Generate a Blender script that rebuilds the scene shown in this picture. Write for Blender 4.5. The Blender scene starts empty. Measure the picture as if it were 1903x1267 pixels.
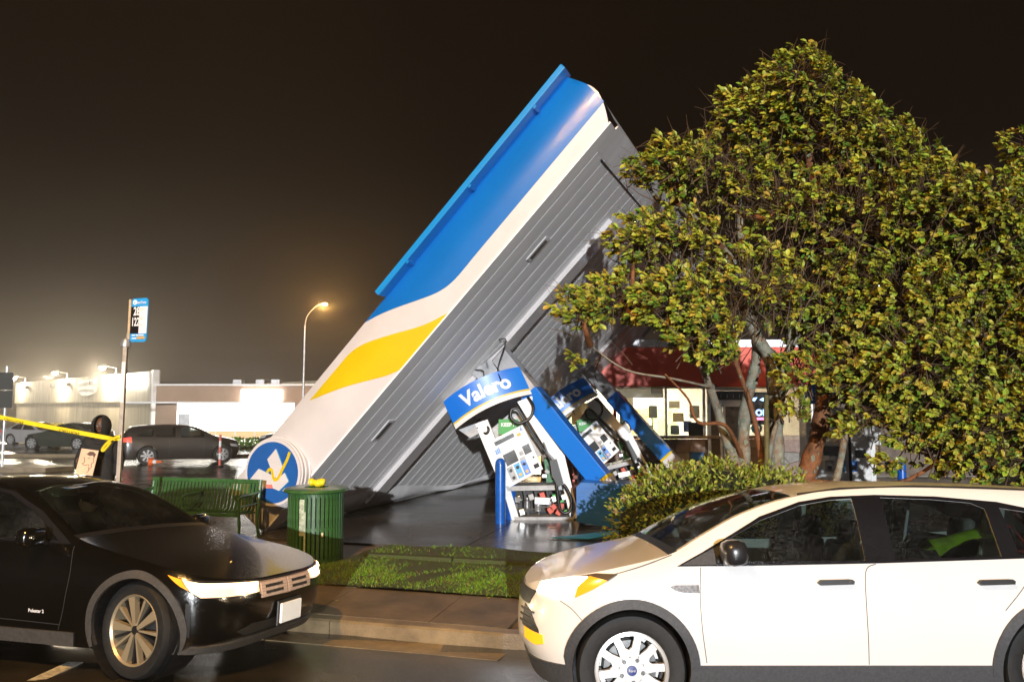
import bpy, bmesh, math, random
import numpy as np
from mathutils import Vector, Matrix, Euler
from mathutils.geometry import delaunay_2d_cdt
R = math.radians
random.seed(7); rng = np.random.default_rng(7)
sc = bpy.context.scene
col = sc.collection

# ------------------------------------------------------------------ camera, sky, key light, exposure
cam_d = bpy.data.cameras.new('camera'); cam = bpy.data.objects.new('camera', cam_d); col.objects.link(cam)
cam.location = (0, 0, 2.0); cam.rotation_euler = (R(90 + 4.693), 0, 0)
cam_d.sensor_width = 36; cam_d.lens = 36 * 1480 / 1903; cam_d.clip_end = 2000; cam_d.clip_start = .05
sc.camera = cam
w = bpy.data.worlds.new('World'); sc.world = w; w.use_nodes = True
nt = w.node_tree; nt.nodes.clear()
wo = nt.nodes.new('ShaderNodeOutputWorld'); bg = nt.nodes.new('ShaderNodeBackground')
tc = nt.nodes.new('ShaderNodeTexCoord'); sx = nt.nodes.new('ShaderNodeSeparateXYZ'); rp = nt.nodes.new('ShaderNodeValToRGB')
nt.links.new(tc.outputs['Generated'], sx.inputs[0]); nt.links.new(sx.outputs['Z'], rp.inputs[0])
cr = rp.color_ramp; cr.interpolation = 'EASE'
cr.elements[0].position = 0.0; cr.elements[0].color = (.050, .036, .026, 1)
cr.elements[1].position = 1.0; cr.elements[1].color = (.002, .0012, .0008, 1)
for p, c in ((.06, (.038, .026, .018)), (.16, (.0150, .0090, .0054)), (.3, (.0062, .0034, .0018))):
    e = cr.elements.new(p); e.color = (*c, 1)
cn = nt.nodes.new('ShaderNodeTexNoise'); cn.inputs['Scale'].default_value = 2.2; cn.inputs['Detail'].default_value = 5; nt.links.new(tc.outputs['Generated'], cn.inputs['Vector'])
cm = nt.nodes.new('ShaderNodeMapRange'); cm.inputs[1].default_value = .3; cm.inputs[2].default_value = .7; cm.inputs[3].default_value = .72; cm.inputs[4].default_value = 1.28; nt.links.new(cn.outputs['Fac'], cm.inputs[0])
vm = nt.nodes.new('ShaderNodeVectorMath'); vm.operation = 'SCALE'; nt.links.new(rp.outputs[0], vm.inputs[0]); nt.links.new(cm.outputs[0], vm.inputs['Scale'])
nt.links.new(vm.outputs[0], bg.inputs[0]); bg.inputs[1].default_value = 1.0
nt.links.new(bg.outputs[0], wo.inputs[0])

flash_sun_d = bpy.data.lights.new('flash_sun', 'SUN'); flash_sun = bpy.data.objects.new('flash_sun', flash_sun_d); col.objects.link(flash_sun)
flash_sun_d.energy = 4.0; flash_sun_d.angle = R(.5); flash_sun_d.color = (.94, .97, 1)
flash_sun.rotation_euler = (R(90 - 7.2), 0, R(2.0))      # sun lamp in place of the camera flash, from just above the viewpoint
vs = sc.view_settings; vs.view_transform = 'Standard'; vs.look = 'None'; vs.exposure = 0; vs.gamma = 1; vs.use_curve_mapping = False
sc.cycles.use_denoising = True; sc.cycles.max_bounces = 6; sc.cycles.transparent_max_bounces = 12
sc.cycles.sample_clamp_indirect = 4; sc.cycles.caustics_reflective = False; sc.cycles.caustics_refractive = False

# ------------------------------------------------------------------ helpers
MATS = {}
def mat(name, c, rough=.5, metal=0, coat=0, noise=None, bump=None, drops=None, emit=None, spec=.5, attr=None, stretch=None):
    """noise=(scale, amount[, second colour]); bump=(scale, strength); drops=(scale, strength) rain beads; emit=(colour, strength)"""
    if name in MATS: return MATS[name]
    m = bpy.data.materials.new(name); m.use_nodes = True; MATS[name] = m
    n = m.node_tree.nodes; L = m.node_tree.links; b = n['Principled BSDF']
    b.inputs['Base Color'].default_value = (*c, 1); b.inputs['Roughness'].default_value = rough
    b.inputs['Metallic'].default_value = metal; b.inputs['Coat Weight'].default_value = coat
    b.inputs['Coat Roughness'].default_value = .06; b.inputs['Specular IOR Level'].default_value = spec
    tcn = n.new('ShaderNodeTexCoord'); src = tcn.outputs['Object']
    if stretch:
        mp = n.new('ShaderNodeMapping'); mp.inputs['Scale'].default_value = stretch; L.new(src, mp.inputs[0]); src = mp.outputs[0]
    if attr:
        a = n.new('ShaderNodeAttribute'); a.attribute_name = attr; L.new(a.outputs['Color'], b.inputs['Base Color'])
    if noise:
        t = n.new('ShaderNodeTexNoise'); t.inputs['Scale'].default_value = noise[0]; t.inputs['Detail'].default_value = 6
        t.inputs['Roughness'].default_value = .65; L.new(src, t.inputs['Vector'])
        mx = n.new('ShaderNodeMix'); mx.data_type = 'RGBA'
        rm = n.new('ShaderNodeMapRange'); rm.inputs[1].default_value = .32; rm.inputs[2].default_value = .68
        L.new(t.outputs['Fac'], rm.inputs[0]); L.new(rm.outputs[0], mx.inputs['Factor'])
        c2 = noise[2] if len(noise) > 2 else tuple(min(1, v * (1 + noise[1])) for v in c)
        c1 = c if len(noise) > 2 else tuple(v * (1 - noise[1]) for v in c)
        mx.inputs['A'].default_value = (*c1, 1); mx.inputs['B'].default_value = (*c2, 1)
        L.new(mx.outputs['Result'], b.inputs['Base Color'])
    nrm = None
    if bump:
        t = n.new('ShaderNodeTexNoise'); t.inputs['Scale'].default_value = bump[0]; t.inputs['Detail'].default_value = 5
        L.new(src, t.inputs['Vector'])
        bp = n.new('ShaderNodeBump'); bp.inputs['Strength'].default_value = bump[1]; bp.inputs['Distance'].default_value = .02
        L.new(t.outputs['Fac'], bp.inputs['Height']); nrm = bp
    if drops:
        v = n.new('ShaderNodeTexVoronoi'); v.inputs['Scale'].default_value = drops[0]; L.new(src, v.inputs['Vector'])
        mr = n.new('ShaderNodeMapRange'); mr.inputs[1].default_value = .0; mr.inputs[2].default_value = .38; mr.inputs[3].default_value = 1; mr.inputs[4].default_value = 0
        L.new(v.outputs['Distance'], mr.inputs[0])
        bp = n.new('ShaderNodeBump'); bp.inputs['Strength'].default_value = drops[1]; bp.inputs['Distance'].default_value = .004
        L.new(mr.outputs[0], bp.inputs['Height'])
        if nrm: L.new(nrm.outputs[0], bp.inputs['Normal'])
        nrm = bp
    if nrm:
        L.new(nrm.outputs[0], b.inputs['Normal'])
        if coat: L.new(nrm.outputs[0], b.inputs['Coat Normal'])
    if emit:
        b.inputs['Emission Color'].default_value = (*emit[0], 1); b.inputs['Emission Strength'].default_value = emit[1]
    return m

def glass_mat(name, tint=(.5, .55, .52), refl=.12, drops=None):
    m = bpy.data.materials.new(name); m.use_nodes = True; MATS[name] = m
    n = m.node_tree.nodes; L = m.node_tree.links; n.clear()
    o = n.new('ShaderNodeOutputMaterial'); mx = n.new('ShaderNodeMixShader'); tr = n.new('ShaderNodeBsdfTransparent'); gl = n.new('ShaderNodeBsdfGlossy')
    tr.inputs[0].default_value = (*tint, 1); gl.inputs['Roughness'].default_value = .04
    lw = n.new('ShaderNodeLayerWeight'); lw.inputs[0].default_value = .35
    mr = n.new('ShaderNodeMapRange'); mr.inputs[3].default_value = refl; mr.inputs[4].default_value = .9
    L.new(lw.outputs['Fresnel'], mr.inputs[0]); L.new(mr.outputs[0], mx.inputs[0]); L.new(tr.outputs[0], mx.inputs[1]); L.new(gl.outputs[0], mx.inputs[2]); L.new(mx.outputs[0], o.inputs[0])
    if drops:
        tcn = n.new('ShaderNodeTexCoord'); v = n.new('ShaderNodeTexVoronoi'); v.inputs['Scale'].default_value = drops[0]; L.new(tcn.outputs['Object'], v.inputs['Vector'])
        nz = n.new('ShaderNodeTexNoise'); nz.inputs['Scale'].default_value = 3.0; L.new(tcn.outputs['Object'], nz.inputs['Vector'])
        ma = n.new('ShaderNodeMath'); ma.operation = 'LESS_THAN'; L.new(v.outputs['Distance'], ma.inputs[0])
        m2 = n.new('ShaderNodeMath'); m2.operation = 'MULTIPLY'; m2.inputs[1].default_value = .55; L.new(nz.outputs['Fac'], m2.inputs[0]); L.new(m2.outputs[0], ma.inputs[1])
        df = n.new('ShaderNodeBsdfDiffuse'); df.inputs[0].default_value = (.55, .6, .62, 1)
        mb = n.new('ShaderNodeMixShader'); mm = n.new('ShaderNodeMath'); mm.operation = 'MULTIPLY'; mm.inputs[1].default_value = drops[1]
        L.new(ma.outputs[0], mm.inputs[0]); L.new(mm.outputs[0], mb.inputs[0]); L.new(mx.outputs[0], mb.inputs[1]); L.new(df.outputs[0], mb.inputs[2]); L.new(mb.outputs[0], o.inputs[0])
    return m

class MB:
    def __init__(s): s.v = []; s.f = []
    def add(s, vs, fs):
        o = len(s.v); s.v += [tuple(p) for p in vs]; s.f += [tuple(i + o for i in f) for f in fs]; return s
    def box(s, c, d, rot=None, bev=0):
        x, y, z = (k / 2 for k in d); M = rot if isinstance(rot, Matrix) else (Euler(rot).to_matrix() if rot else Matrix.Identity(3)); c = Vector(c)
        if bev <= 0:
            vs = [(-x,-y,-z),(x,-y,-z),(x,y,-z),(-x,y,-z),(-x,-y,z),(x,-y,z),(x,y,z),(-x,y,z)]
            fs = [(3,2,1,0),(4,5,6,7),(0,1,5,4),(1,2,6,5),(2,3,7,6),(3,0,4,7)]
            return s.add([c + M @ Vector(v) for v in vs], fs)
        bm = bmesh.new(); bmesh.ops.create_cube(bm, size=1)
        for v in bm.verts: v.co = Vector((v.co.x * d[0], v.co.y * d[1], v.co.z * d[2]))
        bmesh.ops.bevel(bm, geom=list(bm.edges), offset=bev, segments=2, profile=.5, affect='EDGES')
        bm.verts.index_update(); s.add([c + M @ v.co for v in bm.verts], [[v.index for v in f.verts] for f in bm.faces]); bm.free(); return s
    def prism(s, poly, f0, f1):
        """poly: list of 2D points, f0/f1: functions 2D->3D for the two caps"""
        n = len(poly); s.add([f0(p) for p in poly] + [f1(p) for p in poly], [tuple(range(n)), tuple(range(2*n-1, n-1, -1))] + [(i, i + n, (i+1) % n + n, (i+1) % n) for i in range(n)]); return s
    def cyl(s, p0, p1, r0, r1=None, n=12, caps=True):
        r1 = r0 if r1 is None else r1; p0, p1 = Vector(p0), Vector(p1); d = (p1 - p0).normalized(); a = d.orthogonal().normalized(); b = d.cross(a)
        vs = []
        for p, r in ((p0, r0), (p1, r1)): vs += [p + (a * math.cos(2*math.pi*i/n) + b * math.sin(2*math.pi*i/n)) * r for i in range(n)]
        fs = [(i, (i+1) % n, (i+1) % n + n, i + n) for i in range(n)]
        if caps: fs += [tuple(range(n-1, -1, -1)), tuple(range(n, 2*n))]
        return s.add(vs, fs)
    def tube(s, pts, r, n=8):
        pts = [Vector(p) for p in pts]; rs = r if isinstance(r, (list, tuple)) else [r] * len(pts)
        d0 = (pts[1] - pts[0]).normalized(); a = d0.orthogonal().normalized(); vs = []
        for i, p in enumerate(pts):
            d = (pts[min(i+1, len(pts)-1)] - pts[max(i-1, 0)]).normalized(); a = (a - d * a.dot(d)).normalized(); b = d.cross(a)
            vs += [p + (a * math.cos(2*math.pi*k/n) + b * math.sin(2*math.pi*k/n)) * rs[i] for k in range(n)]
        fs = [(i*n + k, i*n + (k+1) % n, (i+1)*n + (k+1) % n, (i+1)*n + k) for i in range(len(pts)-1) for k in range(n)]
        fs += [tuple(range(n-1, -1, -1)), tuple(range((len(pts)-1)*n, len(pts)*n))]
        return s.add(vs, fs)
    def lathe(s, prof, c=(0,0,0), axis='Z', n=32):
        vs = []; c = Vector(c)
        for k in range(n):
            a = 2*math.pi*k/n; ca, sa = math.cos(a), math.sin(a)
            for r, h in prof: vs.append(c + Vector({'Z': (r*ca, r*sa, h), 'Y': (r*ca, h, r*sa), 'X': (h, r*ca, r*sa)}[axis]))
        m = len(prof); fs = [(k*m + i, k*m + i + 1, ((k+1) % n)*m + i + 1, ((k+1) % n)*m + i) for k in range(n) for i in range(m-1)]
        return s.add(vs, fs)
    def grid(s, fn, nu, nv):
        return s.add([fn(i/nu, j/nv) for i in range(nu+1) for j in range(nv+1)], [(i*(nv+1)+j, (i+1)*(nv+1)+j, (i+1)*(nv+1)+j+1, i*(nv+1)+j+1) for i in range(nu) for j in range(nv)])
    def mesh(s, name, m=None, smooth=None):
        me = bpy.data.meshes.new(name); me.from_pydata(s.v, [], s.f)
        if m: me.materials.append(m)
        if smooth is not None: me.shade_smooth(); me.set_sharp_from_angle(angle=R(smooth))
        me.update(); return me
    def obj(s, name, m, parent=None, smooth=None, fixn=False):
        me = s.mesh(name, m, smooth)
        if fixn:
            bm = bmesh.new(); bm.from_mesh(me); bmesh.ops.recalc_face_normals(bm, faces=bm.faces); bm.to_mesh(me); bm.free()
        return link(name, me, parent)

def link(name, data, parent=None):
    o = bpy.data.objects.new(name, data); col.objects.link(o)
    if parent: o.parent = parent
    return o
def thing(name, label, cat, loc=(0,0,0), rot=(0,0,0), group=None):
    o = link(name, None); o.location = loc; o.rotation_euler = rot; return tag(o, label, cat, group)
def tag(o, label, cat, group=None):
    o['label'] = label; o['category'] = cat
    if group: o['group'] = group
    return o
def struct(o, label=None):
    o['kind'] = 'structure'
    if label: o['label'] = label
    return o
def copy_tree(o, parent=None):
    c = o.copy(); col.objects.link(c); c.parent = parent
    for ch in [k for k in o.children]: copy_tree(ch, c)
    return c
def evalmesh(o, name):
    dg = bpy.context.evaluated_depsgraph_get(); dg.update()
    me = bpy.data.meshes.new_from_object(o.evaluated_get(dg)); me.name = name; return me
def text2d(body, size=1, bold=.0, align='CENTER', res=3):
    """returns verts (2D) and faces of flat lettering, centred"""
    cu = bpy.data.curves.new('txt', 'FONT'); cu.body = body; cu.size = size; cu.align_x = align; cu.align_y = 'CENTER'; cu.offset = bold; cu.resolution_u = res
    o = bpy.data.objects.new('txt', cu); col.objects.link(o); me = evalmesh(o, 'txt')
    v = [(p.co.x, p.co.y) for p in me.vertices]; f = [tuple(p.vertices) for p in me.polygons]
    bpy.data.objects.remove(o); bpy.data.curves.remove(cu); bpy.data.meshes.remove(me); return v, f
def lettering(name, body, size, m, parent, fn, bold=0., align='CENTER'):
    v, f = text2d(body, size, bold, align); b = MB(); b.add([fn(p) for p in v], f); return b.obj(name, m, parent)
def poly_in(p, poly):
    x, y = p; c = False; n = len(poly)
    for i in range(n):
        x1, y1 = poly[i]; x2, y2 = poly[i-1]
        if (y1 > y) != (y2 > y) and x < (x2 - x1) * (y - y1) / (y2 - y1) + x1: c = not c
    return c
def densify(poly, d):
    out = []
    for i in range(len(poly)):
        a, b = poly[i], poly[(i+1) % len(poly)]; n = max(1, int(math.hypot(b[0]-a[0], b[1]-a[1]) / d))
        out += [(a[0] + (b[0]-a[0])*k/n, a[1] + (b[1]-a[1])*k/n) for k in range(n)]
    return out
def cdt(outer, holes=(), step=.07):
    loops = [densify(outer, step)] + [densify(h, step) for h in holes]; V = []; E = []
    for lp in loops:
        o = len(V); V += lp; E += [(o + i, o + (i+1) % len(lp)) for i in range(len(lp))]
    nb = len(V); xs = [p[0] for p in loops[0]]; ys = [p[1] for p in loops[0]]
    B = np.array(V)
    gx = np.arange(min(xs) + step/2, max(xs), step); gy = np.arange(min(ys) + step/2, max(ys), step)
    for i, x in enumerate(gx):
        for j, y in enumerate(gy):
            if poly_in((x, y), loops[0]) and not any(poly_in((x, y), h) for h in loops[1:]) and np.min((B[:,0]-x)**2 + (B[:,1]-y)**2) > (step*.45)**2: V.append((x, y))
    r = delaunay_2d_cdt([Vector(p) for p in V], E, [], 0, 1e-5)
    vo = [(p.x, p.y) for p in r[0]]; fo = []
    for f in r[2]:
        c = (sum(vo[i][0] for i in f)/len(f), sum(vo[i][1] for i in f)/len(f))
        if poly_in(c, loops[0]) and not any(poly_in(c, h) for h in loops[1:]): fo.append(tuple(f))
    return vo, fo
def hermite(pts):
    X = np.array([p[0] for p in pts], float); Yv = np.array([p[1] for p in pts], float); n = len(X)
    d = np.diff(Yv) / np.diff(X); m = np.zeros(n); m[0] = d[0]; m[-1] = d[-1]
    for i in range(1, n-1): m[i] = 0 if d[i-1]*d[i] <= 0 else 2*d[i-1]*d[i]/(d[i-1]+d[i])
    def f(x):
        x = min(max(x, X[0]), X[-1]); i = min(int(np.searchsorted(X, x, 'right')) - 1, n-2); h = X[i+1]-X[i]; t = (x-X[i])/h
        return float((2*t**3-3*t*t+1)*Yv[i] + (t**3-2*t*t+t)*h*m[i] + (-2*t**3+3*t*t)*Yv[i+1] + (t**3-t*t)*h*m[i+1])
    return f
def spline(pts, n=6):
    P = [Vector(p) for p in pts]; out = []
    for i in range(len(P)-1):
        a, b, c, d = P[max(i-1,0)], P[i], P[i+1], P[min(i+2,len(P)-1)]
        for k in range(n):
            t = k/n; out.append(.5*((2*b) + (c-a)*t + (2*a-5*b+4*c-d)*t*t + (3*b-a-3*c+d)*t**3))
    return out + [P[-1]]
def ground(y): return -.016 * min(max(0, y - 18), 65)
# ------------------------------------------------------------------ materials
WHITE = mat('white_paint', (.78, .76, .75), .35, coat=.3, noise=(2.5, .05))
GREYMETAL = mat('grey_metal', (.45, .45, .46), .4, metal=.6, noise=(6, .25))
STEEL = mat('steel', (.6, .6, .6), .28, metal=.9, noise=(20, .2))
BLACKP = mat('black_plastic', (.012, .012, .013), .45, noise=(30, .3))
DARKP = mat('grey_plastic', (.05, .052, .058), .55, noise=(60, .3), bump=(250, .15))
RUBBER = mat('rubber', (.009, .0085, .008), .65, noise=(25, .45), bump=(120, .1))
BLUE = mat('blue_sign', (.004, .17, .66), .35, coat=.5)
BLUEPOST = mat('blue_post', (.006, .10, .45), .3, coat=.6, noise=(9, .25))
YELLOW = mat('yellow_sign', (.80, .58, .005), .35, coat=.4)
GREEN = mat('green_paint', (.038, .115, .03), .35, coat=.4, noise=(14, .35), drops=(110, .25))
CONC = mat('wet_concrete', (.20, .145, .08), .42, noise=(3.5, .35), bump=(70, .25))  # brown tint stands in for the orange street light on the kerbs
PAVE = mat('pavement', (.145, .10, .055), .5, noise=(2.2, .4), bump=(90, .35))
ASPH = bpy.data.materials.new('wet_asphalt'); MATS['wet_asphalt'] = ASPH
def wet(m, c1, c2, scale, r1, r2, bs=.25, bsc=40):
    m.use_nodes = True; n = m.node_tree.nodes; L = m.node_tree.links; b = n['Principled BSDF']
    t = n.new('ShaderNodeTexCoord'); a = n.new('ShaderNodeTexNoise'); a.inputs['Scale'].default_value = scale; a.inputs['Detail'].default_value = 7
    L.new(t.outputs['Object'], a.inputs['Vector'])
    mr = n.new('ShaderNodeMapRange'); mr.inputs[1].default_value = .38; mr.inputs[2].default_value = .62; L.new(a.outputs['Fac'], mr.inputs[0])
    mx = n.new('ShaderNodeMix'); mx.data_type = 'RGBA'; mx.inputs['A'].default_value = (*c1, 1); mx.inputs['B'].default_value = (*c2, 1); L.new(mr.outputs[0], mx.inputs['Factor']); L.new(mx.outputs['Result'], b.inputs['Base Color'])
    m2 = n.new('ShaderNodeMapRange'); m2.inputs[3].default_value = r1; m2.inputs[4].default_value = r2; L.new(mr.outputs[0], m2.inputs[0]); L.new(m2.outputs[0], b.inputs['Roughness'])
    f = n.new('ShaderNodeTexNoise'); f.inputs['Scale'].default_value = bsc; f.inputs['Detail'].default_value = 6; L.new(t.outputs['Object'], f.inputs['Vector'])
    bp = n.new('ShaderNodeBump'); bp.inputs['Strength'].default_value = bs; bp.inputs['Distance'].default_value = .01; L.new(f.outputs['Fac'], bp.inputs['Height']); L.new(bp.outputs[0], b.inputs['Normal'])
    return m
wet(ASPH, (.018, .016, .013), (.04, .035, .028), .9, .10, .28, .35, 60)
FORE = wet(bpy.data.materials.new('wet_forecourt'), (.035, .031, .028), (.085, .078, .07), .55, .07, .3, .12, 30)
MOSS = mat('mossy_soil', (.075, .055, .022), .7, noise=(7, .4, (.06, .10, .015)), bump=(60, .6))
GRASSM = mat('grass_blades', (.1, .22, .02), .5, attr='tint')
ORANGE_SODIUM = (1.0, .56, .17)

# ------------------------------------------------------------------ ground, kerb, pavement
PSI = R(15.6); KD = Vector((math.cos(PSI), -math.sin(PSI), 0)); KN = Vector((math.sin(PSI), math.cos(PSI), 0)); K0 = Vector((-1.74, 7.80, 0))
def K(s, d, z=0): return K0 + KD*s + KN*d + Vector((0, 0, z))
def pz(d): return -.03 + .03*max(0, d)
def roadz(x, y):      # carriageway bent down to the gutter, under cars rolled to fit the image
    d = (Vector((x, y, 0)) - K0).dot(KN); f = -.17*min(1, max(0, 1 + d/1.9)); return ground(y) + f*(1 if d < 4 else max(0, 1-(d-4)/6)) - .004
b = MB(); ys = [-40, -10, 0, 2] + [2.5 + .5*i for i in range(30)] + [18, 20, 22, 26, 34, 42, 50, 60, 70, 83, 120, 220, 600]; xs = [-400, -120, -60, -30] + [-20 + i for i in range(36)] + [20, 40, 120, 400]
b.add([(x, y, roadz(x, y)) for y in ys for x in xs], [(j*len(xs)+i, j*len(xs)+i+1, (j+1)*len(xs)+i+1, (j+1)*len(xs)+i) for j in range(len(ys)-1) for i in range(len(xs)-1)])
struct(b.obj('road', ASPH))
# lane markings by the black car
for pts in (((-3.62,5.6),(-3.50,5.6),(-3.40,6.5),(-3.52,6.5)), ((-1.75,4.35),(-1.35,4.3),(-1.38,4.44),(-1.7,4.47))):
    struct(MB().prism(pts, lambda p: (p[0], p[1], roadz(*p)-.002), lambda p: (p[0], p[1], roadz(*p)+.005)).obj('road_marking', mat('road_paint', (.55, .52, .45), .4, noise=(25, .5)), fixn=True))
gut = MB()
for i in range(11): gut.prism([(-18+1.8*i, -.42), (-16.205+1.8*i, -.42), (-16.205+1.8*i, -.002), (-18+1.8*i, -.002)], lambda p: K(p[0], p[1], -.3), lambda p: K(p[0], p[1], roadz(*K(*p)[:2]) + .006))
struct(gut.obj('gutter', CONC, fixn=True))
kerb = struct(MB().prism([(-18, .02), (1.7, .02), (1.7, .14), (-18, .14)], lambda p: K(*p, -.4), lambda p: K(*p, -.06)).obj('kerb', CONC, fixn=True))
def kerb_piece(poly):
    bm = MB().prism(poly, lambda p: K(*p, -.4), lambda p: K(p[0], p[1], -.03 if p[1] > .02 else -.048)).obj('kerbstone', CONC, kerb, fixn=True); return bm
for i in range(11):
    s0 = -18 + 1.8*i; s1 = min(s0 + 1.792, 1.72); kerb_piece([(s0, 0), (s1, 0), (s1, .025), (s1, .16), (s0, .16), (s0, .025)])
for k in range(6):   # kerb curved away, added behind the white car where both would overlap
    a0, a1 = R(90 - 15*k), R(90 - 15*(k+1)); c = (1.72, 1.4)
    f = lambda r, a: (c[0] + r*math.cos(a), c[1] - r*math.sin(a))
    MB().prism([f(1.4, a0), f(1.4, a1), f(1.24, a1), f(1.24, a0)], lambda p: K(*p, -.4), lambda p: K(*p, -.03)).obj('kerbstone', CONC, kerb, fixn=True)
pav = struct(MB().prism([(-18, .17), (1.72, .17), (2.6, .5), (2.9, 1.2), (2.9, 3.25), (-18, 3.25)], lambda p: K(*p, -.4), lambda p: K(*p, pz(p[1])-.03)).obj('pavement', PAVE, fixn=True))
for i in range(14):
    s0 = -15.3 + 1.25*i
    if s0 > 2: break
    s1 = min(s0 + 1.243, 1.72); MB().prism([(s0, .165), (s1, .165), (s1, 1.15), (s0, 1.15)], lambda p: K(*p, -.1), lambda p: K(*p, pz(p[1]))).obj('slab', PAVE, pav, fixn=True)
    for j in range(2):
        if s0 < -1.3: MB().prism([(s0, 1.158+1.06*j), (s1, 1.158+1.06*j), (s1, 2.21+1.06*j), (s0, 2.21+1.06*j)], lambda p: K(*p, -.1), lambda p: K(*p, pz(p[1])+.002)).obj('slab', PAVE, pav, fixn=True)
# verge: mossy soil, low mossy edging, grass
def soilz(s, d): return pz(d) + .012 + .02*math.sin(3*s + 1)*math.sin(2.3*d) + .03*(d > 2.66) + .03*math.exp(-((d-1.7)/.5)**2)
b = MB().grid(lambda u, v: K(-1.25 + 4.1*u + .5*(1-u)*(v*1.2-.4), 1.16 + 2.14*v, soilz(-1.25+4.1*u, 1.16+2.14*v)), 40, 20); struct(b.obj('verge', MOSS, smooth=60))
edging = thing('mossy_edging', 'low mossy concrete edging along the grass verge', 'edging')
for i in range(3):
    MB().box(tuple(K(-.1 + 1.22*i - .2, 2.62, .035)), (1.2, .13, .14), (0, 0, -PSI + R((-1)**i*.6)), .015).obj('edging_block', mat('mossy_concrete', (.055, .045, .02), .8, noise=(9, .4, (.05, .08, .012)), bump=(50, .5)), edging)
gv, gf, gc = [], [], []
def blade(p, h, lean, w_, tint):
    a = random.random()*6.28; dx, dy = math.cos(a)*w_, math.sin(a)*w_; o = len(gv)
    gv.extend([(p[0]-dx, p[1]-dy, p[2]), (p[0]+dx, p[1]+dy, p[2]), (p[0]+lean[0], p[1]+lean[1], p[2]+h)]); gf.append((o, o+1, o+2)); gc.extend([tint]*3)
for i in range(24000):
    s = random.uniform(-1.3, 2.8); d = random.uniform(1.16, 3.28) if random.random() < .35 else random.gauss(1.62, .32)
    if d < 1.14 or d > 3.28 or (s < -.9 and d > 1.5 + (s+1.3)*2): continue
    dens = .46 + .5*math.sin(1.9*s + .8) * math.cos(1.4*d) + .3*math.sin(5*s + 2*d) + .25*math.sin(11*s-7*d) + (.1 if .0 < s < 2.2 else 0)
    if random.random() > dens + .08: continue
    g = random.random(); t = (.13+.09*g, .29+.15*g, .014, 1) if random.random() < .8 else (.26, .2, .05, 1)
    blade(K(s, d, soilz(s, d) - .005), random.uniform(.012, .045), (random.gauss(0, .03), random.gauss(0, .03)), .004, t)
me = bpy.data.meshes.new('grass'); me.from_pydata(gv, [], gf); me.materials.append(GRASSM)
ca = me.color_attributes.new('tint', 'FLOAT_COLOR', 'POINT'); ca.data.foreach_set('color', np.array(gc, dtype=np.float32).ravel())
g = link('grass', me); g['kind'] = 'stuff'; g['label'] = 'patchy bright green grass on the verge between the two cars'; g['category'] = 'grass'
# forecourt slabs
E2 = Vector((math.sin(R(20.43)), math.cos(R(20.43)), 0)); E1h = Vector((math.cos(R(20.43)), -math.sin(R(20.43)), 0)); FA = Vector((-3.742, 12.464, 0))
fore = struct(MB().prism([K(-6.2, 3.29)[:2], K(5, 3.29)[:2], K(9, 1.6)[:2], K(22, 1.6)[:2], (24, 23.5), (-2.2, 25.5)], lambda p: (p[0], p[1], -.3), lambda p: (p[0], p[1], .06)).obj('forecourt', FORE, fixn=True))
def slab(poly): MB().prism(poly, lambda p: (p[0], p[1], .0), lambda p: (p[0], p[1], .1)).obj('slab', FORE, fore, fixn=True)
for i in range(-1, 6):
    for j in range(0, 4):
        P = [K(-6.2 + (i+1)*3.2 + (.0 if k in (0, 3) else 3.185), 3.295 + j*3.2 + (0 if k < 2 else 3.185)) for k in range(4)]
        slab([p[:2] for p in P])

# ------------------------------------------------------------------ street lamps (sodium)
def street_lamp(loc, rz, label, h=8.9, arm=1.9, power=0, group='sodium street lamps'):
    t = thing('street_lamp', label, 'street lamp', loc, (0, 0, rz), group)
    MB().tube([(0,0,0), (0,0,.5), (0,0,h-1.6)], [.11, .09, .06], 12).obj('pole', GREYMETAL, t, 40)
    MB().tube(spline([(0,0,h-1.6), (.15,0,h-.9), (.7,0,h-.25), (arm,0,h)], 5), .035, 8).obj('arm', GREYMETAL, t, 40)
    hd = MB().lathe([(0,.12),(.08,.11),(.16,.05),(.19,0),(.17,-.02)], (arm+.2,0,h), 'Z', 16).obj('lamp_head', GREYMETAL, t, 40)
    MB().lathe([(0,-.11),(.1,-.09),(.16,-.03),(.165,-.012)], (arm+.2,0,h), 'Z', 16).obj('lens', mat('sodium_lens', (1,.6,.2), .3, emit=((1,.5,.13), 900)), t, 40)
    l = bpy.data.lights.new('street_light', 'POINT'); l.energy = power; l.color = ORANGE_SODIUM; l.shadow_soft_size = .16
    lo = link('street_light', l, t); lo.location = (arm+.2, 0, h-.25); return t
street_lamp((-14.9, 57, ground(57)), 0, 'distant sodium street lamp on a tall pole, left of the fallen canopy', 10.0, 1.2, 1500)
street_lamp((-10.0, -1.6, 0), R(14), 'sodium street lamp on a long arm over the road, left of the viewpoint', 9.0, 6.6, 4300)

# ------------------------------------------------------------------ far side of the cross street
lot = struct(MB().prism([(-140, 38.6), (-9, 36.6), (-4, 40), (-4, 130), (-140, 130)], lambda p: (p[0], p[1], ground(p[1]) - .3), lambda p: (p[0], p[1], ground(p[1]) + .11)).obj('far_car_park', ASPH, fixn=True))
struct(MB().prism([(-140, 38.3), (-8.8, 36.3), (-9, 36.597), (-140, 38.597)], lambda p: (p[0], p[1], ground(p[1]) - .3), lambda p: (p[0], p[1], ground(p[1]) + .14)).obj('far_kerb', CONC, fixn=True))
struct(MB().prism([(-24, 25.6), (-15.2, 26.2), (-14.8, 27.2), (-15.4, 28), (-24, 28.4)], lambda p: (p[0], p[1], ground(p[1]) - .3), lambda p: (p[0], p[1], ground(p[1]) + .14)).obj('traffic_island', CONC, fixn=True))
STUC = mat('stucco', (.30, .26, .19), .8, noise=(.7, .3), bump=(30, .3), stretch=(3, 3, .35))
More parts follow.
